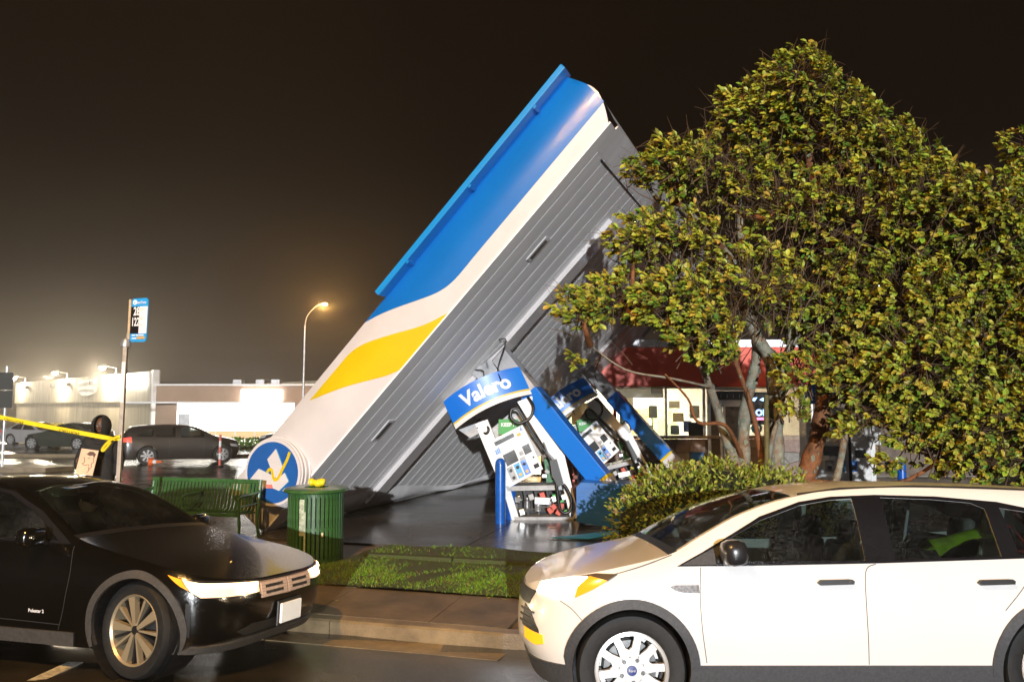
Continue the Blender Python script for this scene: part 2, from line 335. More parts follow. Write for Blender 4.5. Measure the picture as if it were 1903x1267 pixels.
BROWNB = mat('brown_stucco', (.30, .20, .14), .85, noise=(.5, .15))
def quadwall(a, c, z0, z1, th):
    a, c = Vector((*a, 0)), Vector((*c, 0)); n = (c - a).cross(Vector((0,0,1))).normalized()*th
    return MB().add([a+Vector((0,0,z0)), c+Vector((0,0,z0)), c+Vector((0,0,z1)), a+Vector((0,0,z1)), a-n+Vector((0,0,z0)), c-n+Vector((0,0,z0)), c-n+Vector((0,0,z1)), a-n+Vector((0,0,z1))], [(0,1,2,3),(7,6,5,4),(0,4,5,1),(1,5,6,2),(2,6,7,3),(3,7,4,0)])
WA, WB = Vector((-62, 100, 0)), Vector((-29, 65, 0)); WN = (WB - WA).cross(Vector((0,0,1))).normalized(); WD = (WA - WB)
def wl(t, z, o=0): return WB + WD*t + WN*o + Vector((0, 0, z))
bl = thing('store_building', 'long pale stucco warehouse store with flood lamps along its roof edge', 'building')
b = MB(); b.add([wl(0,-1.2), wl(1,-1.2), wl(1,2.4), wl(0,2.4), wl(0,-1.2,-22), wl(1,-1.2,-22), wl(1,4.9,-22), wl(0,4.9,-22)], [(0,1,2,3),(1,5,6,2),(0,3,7,4),(4,7,6,5)]); b.obj('wall', STUC, bl, fixn=True)
b = MB().prism([(0,2.4),(1,2.4),(1,4.9),(0,4.9)], lambda p: wl(p[0], p[1], .25), lambda p: wl(p[0], p[1], -.3)); b.obj('parapet_band', mat('pale_stucco', (.36, .32, .25), .8, noise=(1.2, .35), stretch=(2, 2, .3)), bl, fixn=True)
MB().prism([(.0,-1.2),(.006,-1.2),(.006,4.97),(.0,4.97)], lambda p: wl(p[0], p[1], .3), lambda p: wl(p[0], p[1], -.2)).obj('corner_pilaster', WHITE, bl, fixn=True)
# sagging torn banner on the parapet
def banner(u, v):
    sag = .35*math.sin(math.pi*u)*(1 - .2*v); fold = .09*math.sin(v*16 + 5*math.sin(3*u))*math.sin(math.pi*u); return wl(.30 + .13*u, 4.75 - v*1.75*(.75+.25*math.sin(math.pi*u)) - sag*(1-v)*.4, .36 + fold)
MB().grid(banner, 24, 20).obj('banner', mat('banner_cloth', (.62, .6, .55), .8, noise=(1.5, .25)), bl, 60)
for t in (.33, .5, .62, .86): MB().box(tuple(wl(t, 4.25, .42)), (.45, .4, .35), (0,0,R(-45))).obj('wall_box', DARKP, bl)
sg = MB().prism([(.028,3.6),(.175,3.6),(.175,4.75),(.028,4.75)], lambda p: wl(p[0], p[1], .26), lambda p: wl(p[0], p[1], .55)).obj('lit_sign', mat('lit_sign_face', (1,1,1), .4, emit=((1,.97,.88), 14)), bl, fixn=True)
def flood(t, z, energy):
    f = thing('flood_lamp', {.22: 'bright flood lamp right of the other roof floods, beside the bus stop pole', .55: 'middle flood lamp of three above the warehouse roof', .93: 'leftmost flood lamp above the warehouse roof'}[t], 'flood lamp', wl(t, 0), (0, 0, math.atan2(WN.y, WN.x)), 'flood lamps on the warehouse roof')
    MB().tube([(-.1,0,4.6), (-.1,0,z), (.9,0,z+.15)], .05, 8).obj('bracket', GREYMETAL, f)
    MB().box((1.0,0,z+.12), (.5,.6,.22), (0,R(20),0), .03).obj('housing', GREYMETAL, f)
    MB().lathe([(0,-.2),(.14,-.16),(.24,0),(.25,.03)], (1.08,0,z-.02), 'Z', 16).obj('lens', mat('flood_lens', (1,1,1), .3, emit=((1,.93,.62), 600)), f, 40)
    l = bpy.data.lights.new('flood_light', 'POINT'); l.energy = energy; l.color = (1,.84,.60); l.shadow_soft_size = .25
    lo = link('flood_light', l, f); lo.location = (1.5, 0, z-.5)
flood(.22, 5.5, 3600); flood(.55, 5.5, 3200); flood(.93, 5.5, 2800)
# brown shop with the glowing shopfront
bb = thing('shop_building', 'low brown shop with glowing white shopfront and lit sign', 'building', (-27.2, 61, ground(61)))
b = MB()
for (x0, x1, z0, z1) in ((0,1.6,0,4.25),(10.6,22,0,4.25),(1.6,10.6,3.0,4.25)): b.box(((x0+x1)/2, .15, (z0+z1)/2), (x1-x0, .3, z1-z0))
b.box((11, 8, 4.1), (22, 15.6, .2)); b.obj('wall', BROWNB, bb)
MB().box((11, 4, 1.5), (21.9, .2, 3)).obj('back_wall', mat('shop_interior', (.8,.75,.65), .7, noise=(1.5,.3)), bb)
MB().box((11, .1, 4.33), (22.2, .5, .14), None, .02).obj('coping', WHITE, bb)
LITW = mat('lit_shop_window', (1, .98, .92), .3, emit=((1, .95, .82), 9))
for k in range(6): MB().box((2.35 + 1.5*k, .16, 1.9), (1.42, .04, 2.1)).obj('window', LITW, bb)
for k in range(7): MB().box((1.6 + 1.5*k, .1, 1.5), (.08, .12, 3.0)).obj('mullion', WHITE, bb)
for k in range(6): MB().box((2.35 + 1.5*k, .14, .42), (1.42, .06, .8)).obj('lower_panel', mat('shop_panel_glow', (.55,.33,.16), .6, emit=((1,.6,.25), .5)), bb)  # panels are no lamps; a weak warm glow is put into them
MB().box((3.2, -.5, 2.98), (4.6+6, 1.2, .12)).obj('soffit', WHITE, bb)
MB().box((8.1, -.06, 3.52), (3.1, .25, .85), None, .03).obj('lit_sign', mat('lit_sign_white', (1,1,1), .4, emit=((1,.98,.95), 16)), bb)
for k, x in enumerate((5.6, 7.4, 8.6)): MB().box((x, 2, 4.55), (.7, .8, .5), None, .03).obj('roof_vent', GREYMETAL, bb)
MB().box((2.2,-.03,1.1),(.9,.06,2.1)).obj('door_frame', GREYMETAL, bb)
b = MB().add([(-75,133,-3),(30,133,-3),(30,133,2.6),(-75,133,2.6)],[(0,1,2,3)]); 
# low hedge strip by the far kerb
bv, bf = MB(), 0
fh = thing('low_hedge', 'low bright green hedge along the far shop kerb', 'hedge')
hv = MB(); rr = random.Random(3)
for i in range(1600):
    p = Vector((rr.uniform(-17.9,-10.5), 43.5 + rr.uniform(-.4,.4), ground(43.5) + .1 + rr.uniform(.0,.62))); a = Vector((rr.gauss(0,1),rr.gauss(0,1),rr.gauss(0,1))).normalized()*.11; c = a.orthogonal().normalized()*.06
    hv.add([p-a, p+c, p+a, p-c], [(0,1,2,3)])
o = hv.obj('foliage', mat('hedge_far', (.09,.2,.02), .5, noise=(6,.4)), fh); o['kind'] = 'stuff'
MB().box((-14.2, 43.5, ground(43.5)+.15), (7.2, .5, .35)).obj('stems', mat('dark_stems', (.03,.025,.012), .8), fh)
# yellow bollards along the warehouse
YB = mat('yellow_bollard', (.7,.5,.05), .5, noise=(5,.2))
def cyl_post(name, label, cat, loc, r, h, m, group, band=None):
    t = thing(name, label, cat, loc, (0,0,0), group)
    MB().lathe([(0,h),(r*.5,h-.01),(r*.9,h-.05),(r,h-.12),(r,0)], (0,0,0), 'Z', 16).obj('post', m, t, 40)
    return t
order = ['first from the left in the row', 'second from the left in the row', 'third from the left in the row', 'fourth from the left in the row', 'pale one just left of the hooded person', 'beside the hooded person', 'just right of the hooded person']
for k, px in enumerate((92, 101, 110, 119, 131, 154, 199)):
    Y = 62; X = (px-951.5)/1480*Y*1.0; cyl_post('bollard', 'small yellow bollard by the warehouse wall, ' + order[k], 'bollard', (X, Y, ground(Y)+.1), .16, 1.35, YB, 'yellow bollards by the warehouse')
# ------------------------------------------------------------------ fallen canopy (local frame: a up the slope, t away, c through the slab towards the roof)
TH, AL = R(20.43), R(46.36)
rr_ = Vector((math.cos(TH), -math.sin(TH), 0)); ex1 = rr_*math.cos(AL) + Vector((0,0,math.sin(AL))); ex2 = Vector((math.sin(TH), math.cos(TH), 0)); ex3 = -rr_*math.sin(AL) + Vector((0,0,math.cos(AL)))
cano = thing('fallen_canopy', 'collapsed white, blue and yellow fuel station canopy tipped on its edge', 'canopy')
CA = Vector((-3.742, 12.464, .1))
cano.matrix_world = Matrix(((ex1.x, ex2.x, ex3.x, CA.x), (ex1.y, ex2.y, ex3.y, CA.y), (ex1.z, ex2.z, ex3.z, CA.z), (0,0,0,1)))
LA, LT, LC = 7.9, 11.4, .95           # up-slope, depth, thickness
CWHITE = mat('fascia_white', (.66, .62, .61), .38, coat=.35, noise=(1.3, .06), bump=(1.3, .10), drops=(160, .1))
CBLUE = mat('fascia_blue', (.003, .15, .52), .32, coat=.6, noise=(1.1, .06), bump=(1.3, .10), drops=(160, .1))
CYEL = mat('fascia_yellow', (.70, .50, .004), .36, coat=.5, noise=(1.2, .05), bump=(1.3, .10), drops=(160, .1))
SOFF = mat('soffit_metal', (.9, .88, .88), .5, metal=.0, noise=(.8, .12), bump=(3, .05), stretch=(.3, 2.5, 1))
def bulge(c): return .035 + .15*math.sin(math.pi*min(max((c+.05)/1.1, 0), 1))**1.0
def fas(a, c, off=0): return Vector((a, -bulge(c) - off, c))
MB().grid(lambda u, v: fas(LA*u - .05 + .25*math.sin(math.pi*v)*u, LC*v), 30, 14).obj('fascia', CWHITE, cano, 50)
def fpatch(name, poly, m, off):
    v, f = cdt(poly, step=.12); n = len(v); b = MB(); b.add([fas(*p, off) for p in v], f)
    rim = densify(poly, .12); k = len(rim); b.add([fas(*p, off) for p in rim] + [fas(*p, 0) for p in rim], [(i, (i+1) % k, (i+1) % k + k, i + k) for i in range(k)]); return b.obj(name, m, cano, 50, True)
blue_low = [(p.x, p.y) for p in spline([(3.44,.95),(3.76,.79),(4.35,.43),(4.62,.3),(4.88,.25),(5.3,.25)], 5)]
fpatch('blue_band', blue_low + [(8.05,.25),(8.08,.6),(8.0,.95)], CBLUE, .006)
yl = [(p.x, p.y) for p in spline([(1.97,.81),(2.58,.80),(2.95,.79),(3.2,.71),(3.52,.52),(4.06,.18),(4.5,.012)], 4)] + [(p.x, p.y) for p in spline([(4.5,.012),(3.5,.012),(3.21,.08),(2.98,.21),(2.56,.48),(1.97,.81)], 4)][1:-1]
fpatch('yellow_band', yl, CYEL, .006)
for a in (1.92, 3.95, 5.95): MB().prism([(a-.004,.0),(a+.004,.0),(a+.004,.95),(a-.004,.95)], lambda p: fas(*p, .0085), lambda p: fas(*p, -.01)).obj('panel_seam', mat('seam_dark', (.3,.3,.32), .6), cano)
LIP = mat('lip_blue', (.004, .24, .62), .35, coat=.4)
MB().box((6.0, -.17, .985), (4.12, .3, .09), None, .015).obj('top_lip', LIP, cano)
for k in range(3): MB().box((4.6+1.4*k, -.2, .935), (.05,.2,.04)).obj('lip_bracket', LIP, cano)
# roof sheet, far, upper and lower edge trims
MB().box((LA/2, LT/2, .9), (LA-.06, LT-.06, .06)).obj('roof_sheet', GREYMETAL, cano)
MB().grid(lambda u, v: (LA + bulge(LC*v), -.1 + (LT+.1)*u, LC*v), 24, 10).obj('upper_fascia', CWHITE, cano, 50)
MB().box((LA/2, LT+.02, LC/2), (LA, .06, LC)).obj('far_fascia', CWHITE, cano)
MB().box((-.03, LT/2, LC/2), (.06, LT-.02, LC-.02)).obj('lower_fascia', CWHITE, cano)
MB().box((LA/2, .06, .012), (LA, .30, .024)).obj('edge_trim', SOFF, cano)
MB().box((LA-.16, LT/2, .010), (.44, LT-.4, .020)).obj('edge_trim', SOFF, cano)
MB().box((LA-.42, LT/2+.1, -.004), (.02, LT-.8, .008)).obj('edge_trim', mat('dark_gap', (.03,.03,.03), .7), cano)
pw = .4; n = int((LT - .3)/pw)
pm = MB().box((0,0,0), (LA-.45, pw-.002, .02), None, .003).mesh('soffit_panel', SOFF)
rib = MB().box((0,0,0), (LA-.45, .005, .004)).mesh('panel_rib', mat('soffit_rib', (.85,.85,.85), .45))
for k in range(n):
    o = link('soffit_panel', pm, cano); o.location = (LA/2-.08, .24 + pw*(k+.5), .012 + .0015*math.sin(k*1.7)); pass
    r_ = link('panel_rib', rib, o); r_.location = (0, pw/2-.004, -.0105)
for t in (2.7, 8.7):
    MB().box((3.6, t, -.045), (6.7, .46, .09), None, .01).obj('beam_cover', CWHITE, cano)
for t in (.92, 4.6, 6.7, 10.3):
    for a in (2.1, 5.9):
        lf = MB().box((a, t, -.004), (.46, .20, .014), None, .006).obj('canopy_light', WHITE, cano)
        MB().box((a, t, -.012), (.36, .11, .006)).obj('lens', mat('dead_lens', (.12,.12,.12), .15), lf)
# bottom edge crumpled skirt lying on the forecourt
def skirt(u, v): return Vector((.05 + .5*v*(.6+.4*math.sin(7*u)), .6 + 9.4*u, -.05*math.sin(math.pi*v)*(1+.6*math.sin(23*u)) - .012))
MB().grid(skirt, 60, 6).obj('crumpled_edge', SOFF, cano, 50)
# round emblem on the lower end of the fascia
EM = Vector((.84, 0, .44))
def em(p, o): return Vector((EM.x + p[0], -o, EM.z + p[1]))
disc = MB().lathe([(0,-.30),(.50,-.30),(.505,-.27),(.52,-.265),(.52,-.235),(.50,-.23),(.50,-.20),(.535,-.195),(.535,-.13),(.55,-.12),(.55,-.02)], (EM.x, 0, EM.z), 'Y', 64).obj('emblem_drum', CWHITE, cano, 30)
MB().lathe([(0,-.308),(.455,-.308),(.458,-.30)], (EM.x, 0, EM.z), 'Y', 64).obj('blue_disc', mat('emblem_blue', (.012,.10,.36), .4, coat=.3, noise=(3,.1)), disc)
def eplate(name, pts, m, o0, o1): MB().prism(pts, lambda p: em(p, o0), lambda p: em(p, o1)).obj(name, m, disc, fixn=True)
LB = mat('emblem_shade', (.03,.24,.48), .4)
for sft, m, o1 in (((.012,-.014), LB, .3095), ((0,0), CWHITE, .312)):
    A_ = [(.3,.2),(.08,.2),(-.02,-.06),(.0,-.12),(.19,-.09)]; B_ = [(-.13,.21),(-.35,.21),(-.1,-.28),(.12,-.3),(.16,-.16),(-.03,-.135),(-.025,-.03)]
    for q in (A_, B_): eplate('letter_v_arm', [(x+sft[0], y+sft[1]) for x, y in q], m, .306, o1)
def stripe(pts, wd):
    L_, R_ = [], []
    for i, p in enumerate(pts):
        a, b_ = Vector(pts[max(i-1,0)]), Vector(pts[min(i+1,len(pts)-1)]); d = (b_-a).normalized(); L_.append((p[0]-d.y*wd, p[1]+d.x*wd)); R_.append((p[0]+d.y*wd, p[1]-d.x*wd))
    return L_ + R_[::-1]
sw = [(p.x, p.y) for p in spline([(.44,-.01),(.32,-.06),(.16,-.1),(.04,-.135),(-.03,-.125),(-.035,-.08),(.01,0),(.025,.04),(0,.065),(-.06,.06)], 5)]
b = MB(); st = stripe(sw, .022); h = len(st)//2
for i in range(h-1):
    q = [st[i], st[i+1], st[-2-i], st[-1-i]]; b.prism(q, lambda p: em(p, .306), lambda p: em(p, .3155))
b.obj('yellow_swoosh', CYEL, disc, fixn=True)
eplate('yellow_swoosh', stripe([(-.27,.045),(-.445,-.035)], .022), CYEL, .306, .3145)
eplate('torn_sticker', [(-.27,.04),(-.2,-.05),(-.23,-.1),(-.33,-.05)], CWHITE, .307, .318)
eplate('torn_sticker', [(-.2,-.05),(-.12,-.13),(-.15,-.18),(-.23,-.1)], mat('sticker_red', (.75,.2,.16), .5), .307, .3185)
for k, (a, t, l_) in enumerate(((3.5,2.4,1.1),(4.2,2.3,.8),(3.3,2.9,.6),(4.4,8.3,.8),(3.6,8.2,1.0))):
    d_ = Vector((-.69, 0, -.72)); MB().tube(spline([Vector((a,t,0)), Vector((a+.1,t-.15,-.2*l_)), Vector((a,t-.1,0))+d_*l_*.6, Vector((a+.12,t-.2,0))+d_*l_],5), .010, 5).obj('loose_cable', BLACKP, cano)
# the two columns, still bolted to the underside
COLG = mat('column_grey', (.42,.41,.42), .45, noise=(5,.2)); 
for t, roll in ((2.7, R(6)), (8.7, R(4))):
    c = link('column', None, cano); c.location = (3.95, t, 0); c.rotation_euler = (0, roll, 0)
    MB().box((0,0,-.5),(.31,.31,1.0),None,.01).obj('bare_shaft', COLG, c)
    MB().box((0,0,-1.9),(.34,.34,1.9),None,.012).obj('blue_wrap', BLUE, c)
    MB().box((0,0,-2.88),(.345,.345,.06),None,.01).obj('yellow_ring', CYEL, c)
    MB().box((0,0,-3.6),(.335,.335,1.4),None,.012).obj('white_wrap', CWHITE, c)
    MB().box((0,.178,-2.2),(.30,.02,3.9)).obj('dark_seam', BLACKP, c)
    MB().box((0,0,-.03),(.62,.62,.05),None,.006).obj('head_plate', GREYMETAL, c)
    for s in (-1,1):
        MB().tube([(-.18, s*.2-.1, -.02), (-.3, s*.12-.1, -.25), (-.22, s*.1-.12, -.62)], .022, 6).obj('torn_strut', GREYMETAL, c)
    MB().add([(-.12,-.25,-.05),(-.55,-.3,-.02),(-.45,-.28,-.5),(-.2,-.24,-.75)], [(0,1,2,3)]).obj('torn_flashing', GREYMETAL, c)

# ------------------------------------------------------------------ fuel dispensers
PW = mat('pump_white', (.74,.72,.70), .38, coat=.2, noise=(4,.07)); PG = mat('pump_grey', (.36,.36,.36), .45, noise=(8,.25)); SCR = mat('screen_black', (.01,.01,.012), .15)
HOSE = mat('hose_black', (.012,.012,.012), .35); RED = mat('red_part', (.55,.06,.02), .45); GRN = mat('green_part', (.05,.4,.08), .45)
LTB = mat('light_blue', (.03,.32,.62), .4); CHROME = mat('chrome', (.75,.75,.75), .12, metal=1)
def xz(y): return lambda p: (p[0], y, p[1])
def sign_fn(p, o):    # p: metres on the sign face (u from centre, v from its lower edge); bowed towards the viewer
    th = R(24.6); s = p[0]/.71; v = p[1] + .10*(1-s*s); c = (-.845, 1.83)
    return (c[0] + p[0]*math.cos(th) - v*math.sin(th), -.34 - .12*(1-s*s) - o, c[1] + p[0]*math.sin(th) + v*math.cos(th))
def sgrid(v0, v1, o, back=None):
    b = MB(); N = 20
    b.add([sign_fn((-.71+1.42*i/N, v), o) for i in range(N+1) for v in (v0, v1)], [(2*i, 2*i+2, 2*i+3, 2*i+1) for i in range(N)]); return b
def make_pump(label, digit, upright=False):
    t = thing('fuel_pump', label, 'fuel pump', group='fuel pumps')
    s = MB(); N = 20
    for i in range(N):
        u0, u1 = -.71+1.42*i/N, -.71+1.42*(i+1)/N
        F = [sign_fn((u, v), .0) for u in (u0, u1) for v in (-.02, .49)]; B = [(p[0], .30, p[2]) for p in F]
        s.add(F + B, [(0,2,3,1),(1,3,7,5),(4,6,2,0),(5,7,6,4)] + ([(0,1,5,4)] if i == 0 else []) + ([(2,6,7,3)] if i == N-1 else []))
    sg = s.obj('sign_box', PW, t, 40, True)
    sgrid(.085, .492, .004).obj('blue_face', BLUE, sg, 60); sgrid(.058, .085, .005).obj('yellow_line', CYEL, sg, 60)
    lettering('lettering', 'Valero', .33, mat('sign_lettering', (.85,.85,.85), .4), sg, lambda p: sign_fn((p[0]+.02, p[1]+.275), .010), .012)
    # pillars
    MB().prism([(-1.16,1.60),(-.95,1.68),(-.52,.62),(-.62,.52),(-.74,.6)], xz(-.26), xz(.26)).obj('pillar', PW, t, fixn=True)
    MB().prism([(-.44,1.98),(-.19,2.08),(.34,1.06),(.2,.93)], xz(-.26), xz(.26)).obj('pillar', PW, t, fixn=True)
    MB().prism([(-.9,1.5),(-.4,1.92),(.1,1.1),(-.55,.8)], xz(.12), xz(.2)).obj('back_panel', PG, t, fixn=True)
    MB().prism([(-1.45,1.5),(-1.02,1.66),(-.98,1.5),(-1.25,1.36)], xz(-.1), xz(.28)).obj('sign_underside', PG, t, fixn=True)
    gs = MB().prism([(-.76,1.42),(-.76,1.68),(-.42,1.68),(-.34,1.44)], xz(-.13), xz(-.10)).obj('green_notice', mat('notice_green', (.03,.3,.04), .5), t, fixn=True)
    lettering('lettering', 'KEEP IT', .085, WHITE, gs, lambda p: (p[0]-.58, -.134, p[1]+1.585), .002)
    # dispensing face, twisted loose
    fth = R(26.6); fo = (-.58, .54); Uf = Vector((math.cos(fth), 0, math.sin(fth))); Vf = Vector((-.39, 0, .92)).normalized()
    def ff(u, v, o): q = Vector((fo[0], 0, fo[1])) + Uf*u + Vf*v; return (q.x, -.34 - o, q.z)
    MB().prism([(0,0),(.65,.02),(.62,.84),(.04,.84)], lambda p: ff(*p, -.12), lambda p: ff(*p, 0)).obj('dispensing_face', PW, t, fixn=True)
    face = t.children[-1]
    def pl(name, u, v, w_, h_, m, o=.006):
        return MB().prism([(u-w_/2,v-h_/2),(u+w_/2,v-h_/2),(u+w_/2,v+h_/2),(u-w_/2,v+h_/2)], lambda p: ff(*p, -.003), lambda p: ff(*p, o)).obj(name, m, face, fixn=True)
    pl('display', .24, .755, .36, .07, SCR); pl('video_screen', .22, .43, .22, .20, SCR); pl('keypad', .415, .42, .07, .07, PG); pl('card_reader', .53, .44, .13, .15, SCR); pl('receipt_slot', .40, .33, .1, .05, PG)
    pl('sticker', .5, .72, .07, .05, mat('sticker_gold', (.6,.4,.05), .5)); pl('socket', .57, .12, .09, .07, SCR); pl('socket', .58, .27, .03, .03, SCR)
    for k, m in enumerate((PG, LTB, BLUE)):
        q = pl('grade_button', .14+.125*k, .18, .105, .25, m); 
        for dv, mm in ((.06, SCR), (-.07, SCR if k == 0 else mat('button_amber', (.7,.35,.05), .4))):
            MB().prism([(.14+.125*k+.03*math.cos(j*math.pi/4), .18+dv+.03*math.sin(j*math.pi/4)) for j in range(8)], lambda p: ff(*p, .004), lambda p: ff(*p, .013)).obj('button', mm, face, fixn=True)
    for k in range(3): MB().prism([(.02+.03*k,.58),(.045+.03*k,.58),(.045+.03*k,.66+.02*k),(.02+.03*k,.66)], lambda p: ff(*p, -.002), lambda p: ff(*p, .005)).obj('sticker', BLUE, face, fixn=True)
    lettering('number', digit, .1, mat('digit_blue', (.02,.12,.4), .4), face, lambda p: ff(p[0]+.57, p[1]+.785, .004), .003)
    # side panels and open hydraulic cabinet
    MB().prism([(-.82,.98),(-.70,.96),(-.40,-.01),(-.53,-.01)], xz(-.30), xz(.30)).obj('side_panel', PW, t, fixn=True)
    MB().prism([(.20,1.14),(.34,1.17),(.60,.04),(.46,-.01)], xz(-.28), xz(.30)).obj('side_panel', PW, t, fixn=True)
    MB().prism([(-.6,.52),(.3,.52),(.48,.02),(-.42,.02)], xz(.27), xz(.30)).obj('cabinet_back', mat('cabinet_dark', (.05,.05,.05), .7, noise=(12,.5)), t, fixn=True)
    MB().prism([(-.64,.56),(.3,.58),(.32,.50),(-.60,.48)], xz(-.31), xz(.28)).obj('cabinet_rail', PG, t, fixn=True)
    MB().prism([(-.5,.05),(.52,.05),(.5,-.01),(-.48,-.01)], xz(-.32), xz(.32)).obj('base_pan', PG, t, fixn=True)
    rr = random.Random(11 + len(digit)*3)
    for k in range(5):
        x = -.42 + .19*k + rr.uniform(-.02,.02)
        MB().cyl((x-.03,-.1,.06),(x-.10,-.1,.46),.022,n=8).obj('pipe', STEEL, t, 40)
        MB().lathe([(0,-.08),(.06,-.07),(.065,.05),(.03,.07),(.03,.1)], (x-.05,-.16,.2+.05*(k%2)), 'Z', 12).obj('meter', STEEL if k % 2 else GREYMETAL, t, 40)
        MB().box((x+.02,-.2,.34+.03*(k%3)), (.09,.08,.10), (0,R(-20),0), .008).obj('valve_block', (CHROME, PG, RED, STEEL, GREYMETAL)[k], t)
        MB().cyl((x-.1,-.22,.12+.04*k),(x+.16,-.22,.13+.04*k),.012,n=6).obj('conduit', STEEL, t)
    MB().box((-.02,-.24,.31),(.26,.06,.12),(0,R(3),0),.008).obj('junction_box', mat('galvanised', (.5,.5,.48), .4, metal=.5, noise=(14,.2)), t)
    for k, (x, z, m) in enumerate(((.2,.4,GRN),(.3,.3,GRN),(.36,.13,GRN),(.17,.2,RED),(.26,.12,RED),(.3,.22,RED),(-.44,.33,CHROME),(-.36,.12,CHROME),(.12,.15,RED))): MB().box((x,-.23,z),(.10,.05,.035 if m is GRN else .09),(0,R(-15*k),0),.006).obj('fitting', m, t)
    MB().prism([(.02,1.0),(.16,1.08),(.24,.62),(.06,.6)], xz(-.12), xz(.1)).obj('circuit_board', mat('board_green', (.03,.16,.07), .5, noise=(30,.5)), t, fixn=True)
    for k in range(6): MB().box((.02+.05*k,-.16+.02*(k%2),.72+.07*(k%3)),(.08,.06,.06),(0,R(30*k),0),.005).obj('relay', (STEEL,PG,BLACKP)[k%3], t)
    MB().tube(spline([(.1,-.05,1.28),(.28,-.05,1.42),(.36,-.05,1.36),(.38,-.05,1.18)],4), .013, 6).obj('cable', HOSE, t)
    MB().prism([(.14,1.35),(.3,1.4),(.38,1.15),(.2,1.1)], xz(-.1), xz(.05)).obj('pump_bracket', PG, t, fixn=True)
    # hose and nozzle
    MB().tube(spline([(-.26,-.3,2.06),(-.17,-.42,1.9),(-.22,-.45,1.72),(-.4,-.45,1.62),(-.54,-.44,1.70),(-.54,-.43,1.84),(-.44,-.42,1.86),(-.34,-.42,1.72),(-.2,-.42,1.48),(.02,-.42,1.15),(.15,-.42,.95)],6), .026, 8).obj('hose', HOSE, t, 50)
    MB().tube(spline([(.2,-.42,.68),(.24,-.42,.4),(.27,-.42,.2),(.34,-.42,.13),(.43,-.42,.16),(.47,-.42,.3),(.40,-.42,.5),(.33,-.42,.6)],6), .027, 8).obj('hose', HOSE, t, 50)
    nz = MB().prism([(.10,1.0),(.22,1.02),(.33,.62),(.24,.56),(.14,.74)], xz(-.47), xz(-.37)).obj('nozzle', BLACKP, t, fixn=True)
    MB().tube([(.16,-.42,1.0),(.06,-.42,1.12),(.0,-.42,1.3)], [.03,.022,.014], 8).obj('spout', STEEL, nz)
    MB().tube(spline([(-1.0,-.2,1.62),(-.93,-.26,1.52),(-.97,-.26,1.44),(-1.08,-.2,1.5)],5), .024, 8).obj('hose', HOSE, t, 50)
    return t
p1 = make_pump('leaning white fuel pump with torn open cabinet, nearest the camera', '6'); p1.location = (.53, 13.9, .1)
p2 = make_pump('leaning fuel pump behind the first canopy column, farther back', '4'); p2.location = (2.55, 17.9, .22); p2.rotation_euler = (0, R(-13), 0)
# upright pump partly seen under the tree
t = thing('fuel_pump', 'upright white fuel pump standing half hidden under the tree', 'fuel pump', (6.6, 16.3, .1), (0,0,R(-4)), 'fuel pumps')
MB().box((0,0,.6),(1.15,.55,1.2),None,.03).obj('cabinet', PW, t); MB().box((.35,0,1.5),(.95,.3,.75),None,.02).obj('upper_housing', PW, t); MB().box((0,-.02,2.15),(1.3,.6,.4),None,.03).obj('sign_box', BLUE, t)
for x in (-.62,.62): MB().box((x,0,1.2),(.1,.5,2.0),None,.01).obj('pillar', PW, t)
MB().box((-.2,-.285,1.02),(.3,.02,.19)).obj('video_screen', SCR, t); MB().box((.36,-.285,.96),(.2,.02,.16)).obj('card_reader', SCR, t); MB().box((.12,-.16,1.15),(.12,.03,.2)).obj('keypad', PG, t)
for k, m in enumerate((PG, LTB, BLUE)): MB().box((-.25+.23*k,-.285,.72),(.16,.02,.22)).obj('grade_button', m, t); MB().box((-.25+.23*k,-.298,.68),(.08,.01,.08)).obj('button', SCR, t.children[-1])
MB().cyl((.12,-.4,.2),(.12,-.4,1.9),.03,n=8).obj('hose', HOSE, t)
# blue steel bollards round the pumps
def blue_bollard(x, y, h, label): 
    b_ = cyl_post('bollard', label, 'bollard', (x, y, .1), .085, h, BLUEPOST, 'blue bollards by the fuel pumps')
blue_bollard(-.19, 13.2, 1.06, 'blue steel bollard in front of the nearest leaning pump')
blue_bollard(-.02, 13.7, .98, 'shorter looking blue bollard just behind another beside the nearest pump')
blue_bollard(1.32, 15.2, 1.15, 'blue bollard between the two leaning pumps')
blue_bollard(7.75, 16.0, .85, 'blue bollard right of the upright pump under the tree')
# fallen blue bin and blue sheet
BINB = mat('bin_blue', (.008,.12,.40), .4, coat=.3, noise=(4,.2))
t = thing('blue_bin', 'toppled blue plastic bin lying between the pump and the shrub', 'bin', (1.5, 13.05, .1), (R(0), R(3), R(-8)))
MB().prism([(-.44,.06),(.40,-.02),(.52,.62),(-.47,.60)], xz(-.33), xz(.4)).obj('body', BINB, t, fixn=True)
MB().prism([(-.47,.60),(.52,.62),(.48,.70),(-.40,.68)], xz(-.36), xz(.43)).obj('rim', BINB, t, fixn=True)
for z in (.2,.45): MB().prism([(-.44,z),(.48,z),(.48,z+.025),(-.44,z+.025)], xz(-.338), xz(-.32)).obj('rib', BINB, t, fixn=True)
MB().prism([(-.20,.1),(-.17,.1),(-.17,.6),(-.20,.6)], xz(-.337), xz(-.32)).obj('rib', BINB, t, fixn=True)
o = MB().prism([(-.5,.0),(.1,.12),(.62,.02),(.4,-.2),(0,-.25)], lambda p: (p[0], p[1], .01+.12*max(0,p[0]+.1)), lambda p: (p[0], p[1], .022+.12*max(0,p[0]+.1))).obj('blue_sheet', LTB, fixn=True); o.location = (1.05, 11.75, .1); o.rotation_euler = (0,0,R(10)); tag(o, 'bent light blue sheet lying on the wet forecourt', 'sheet')
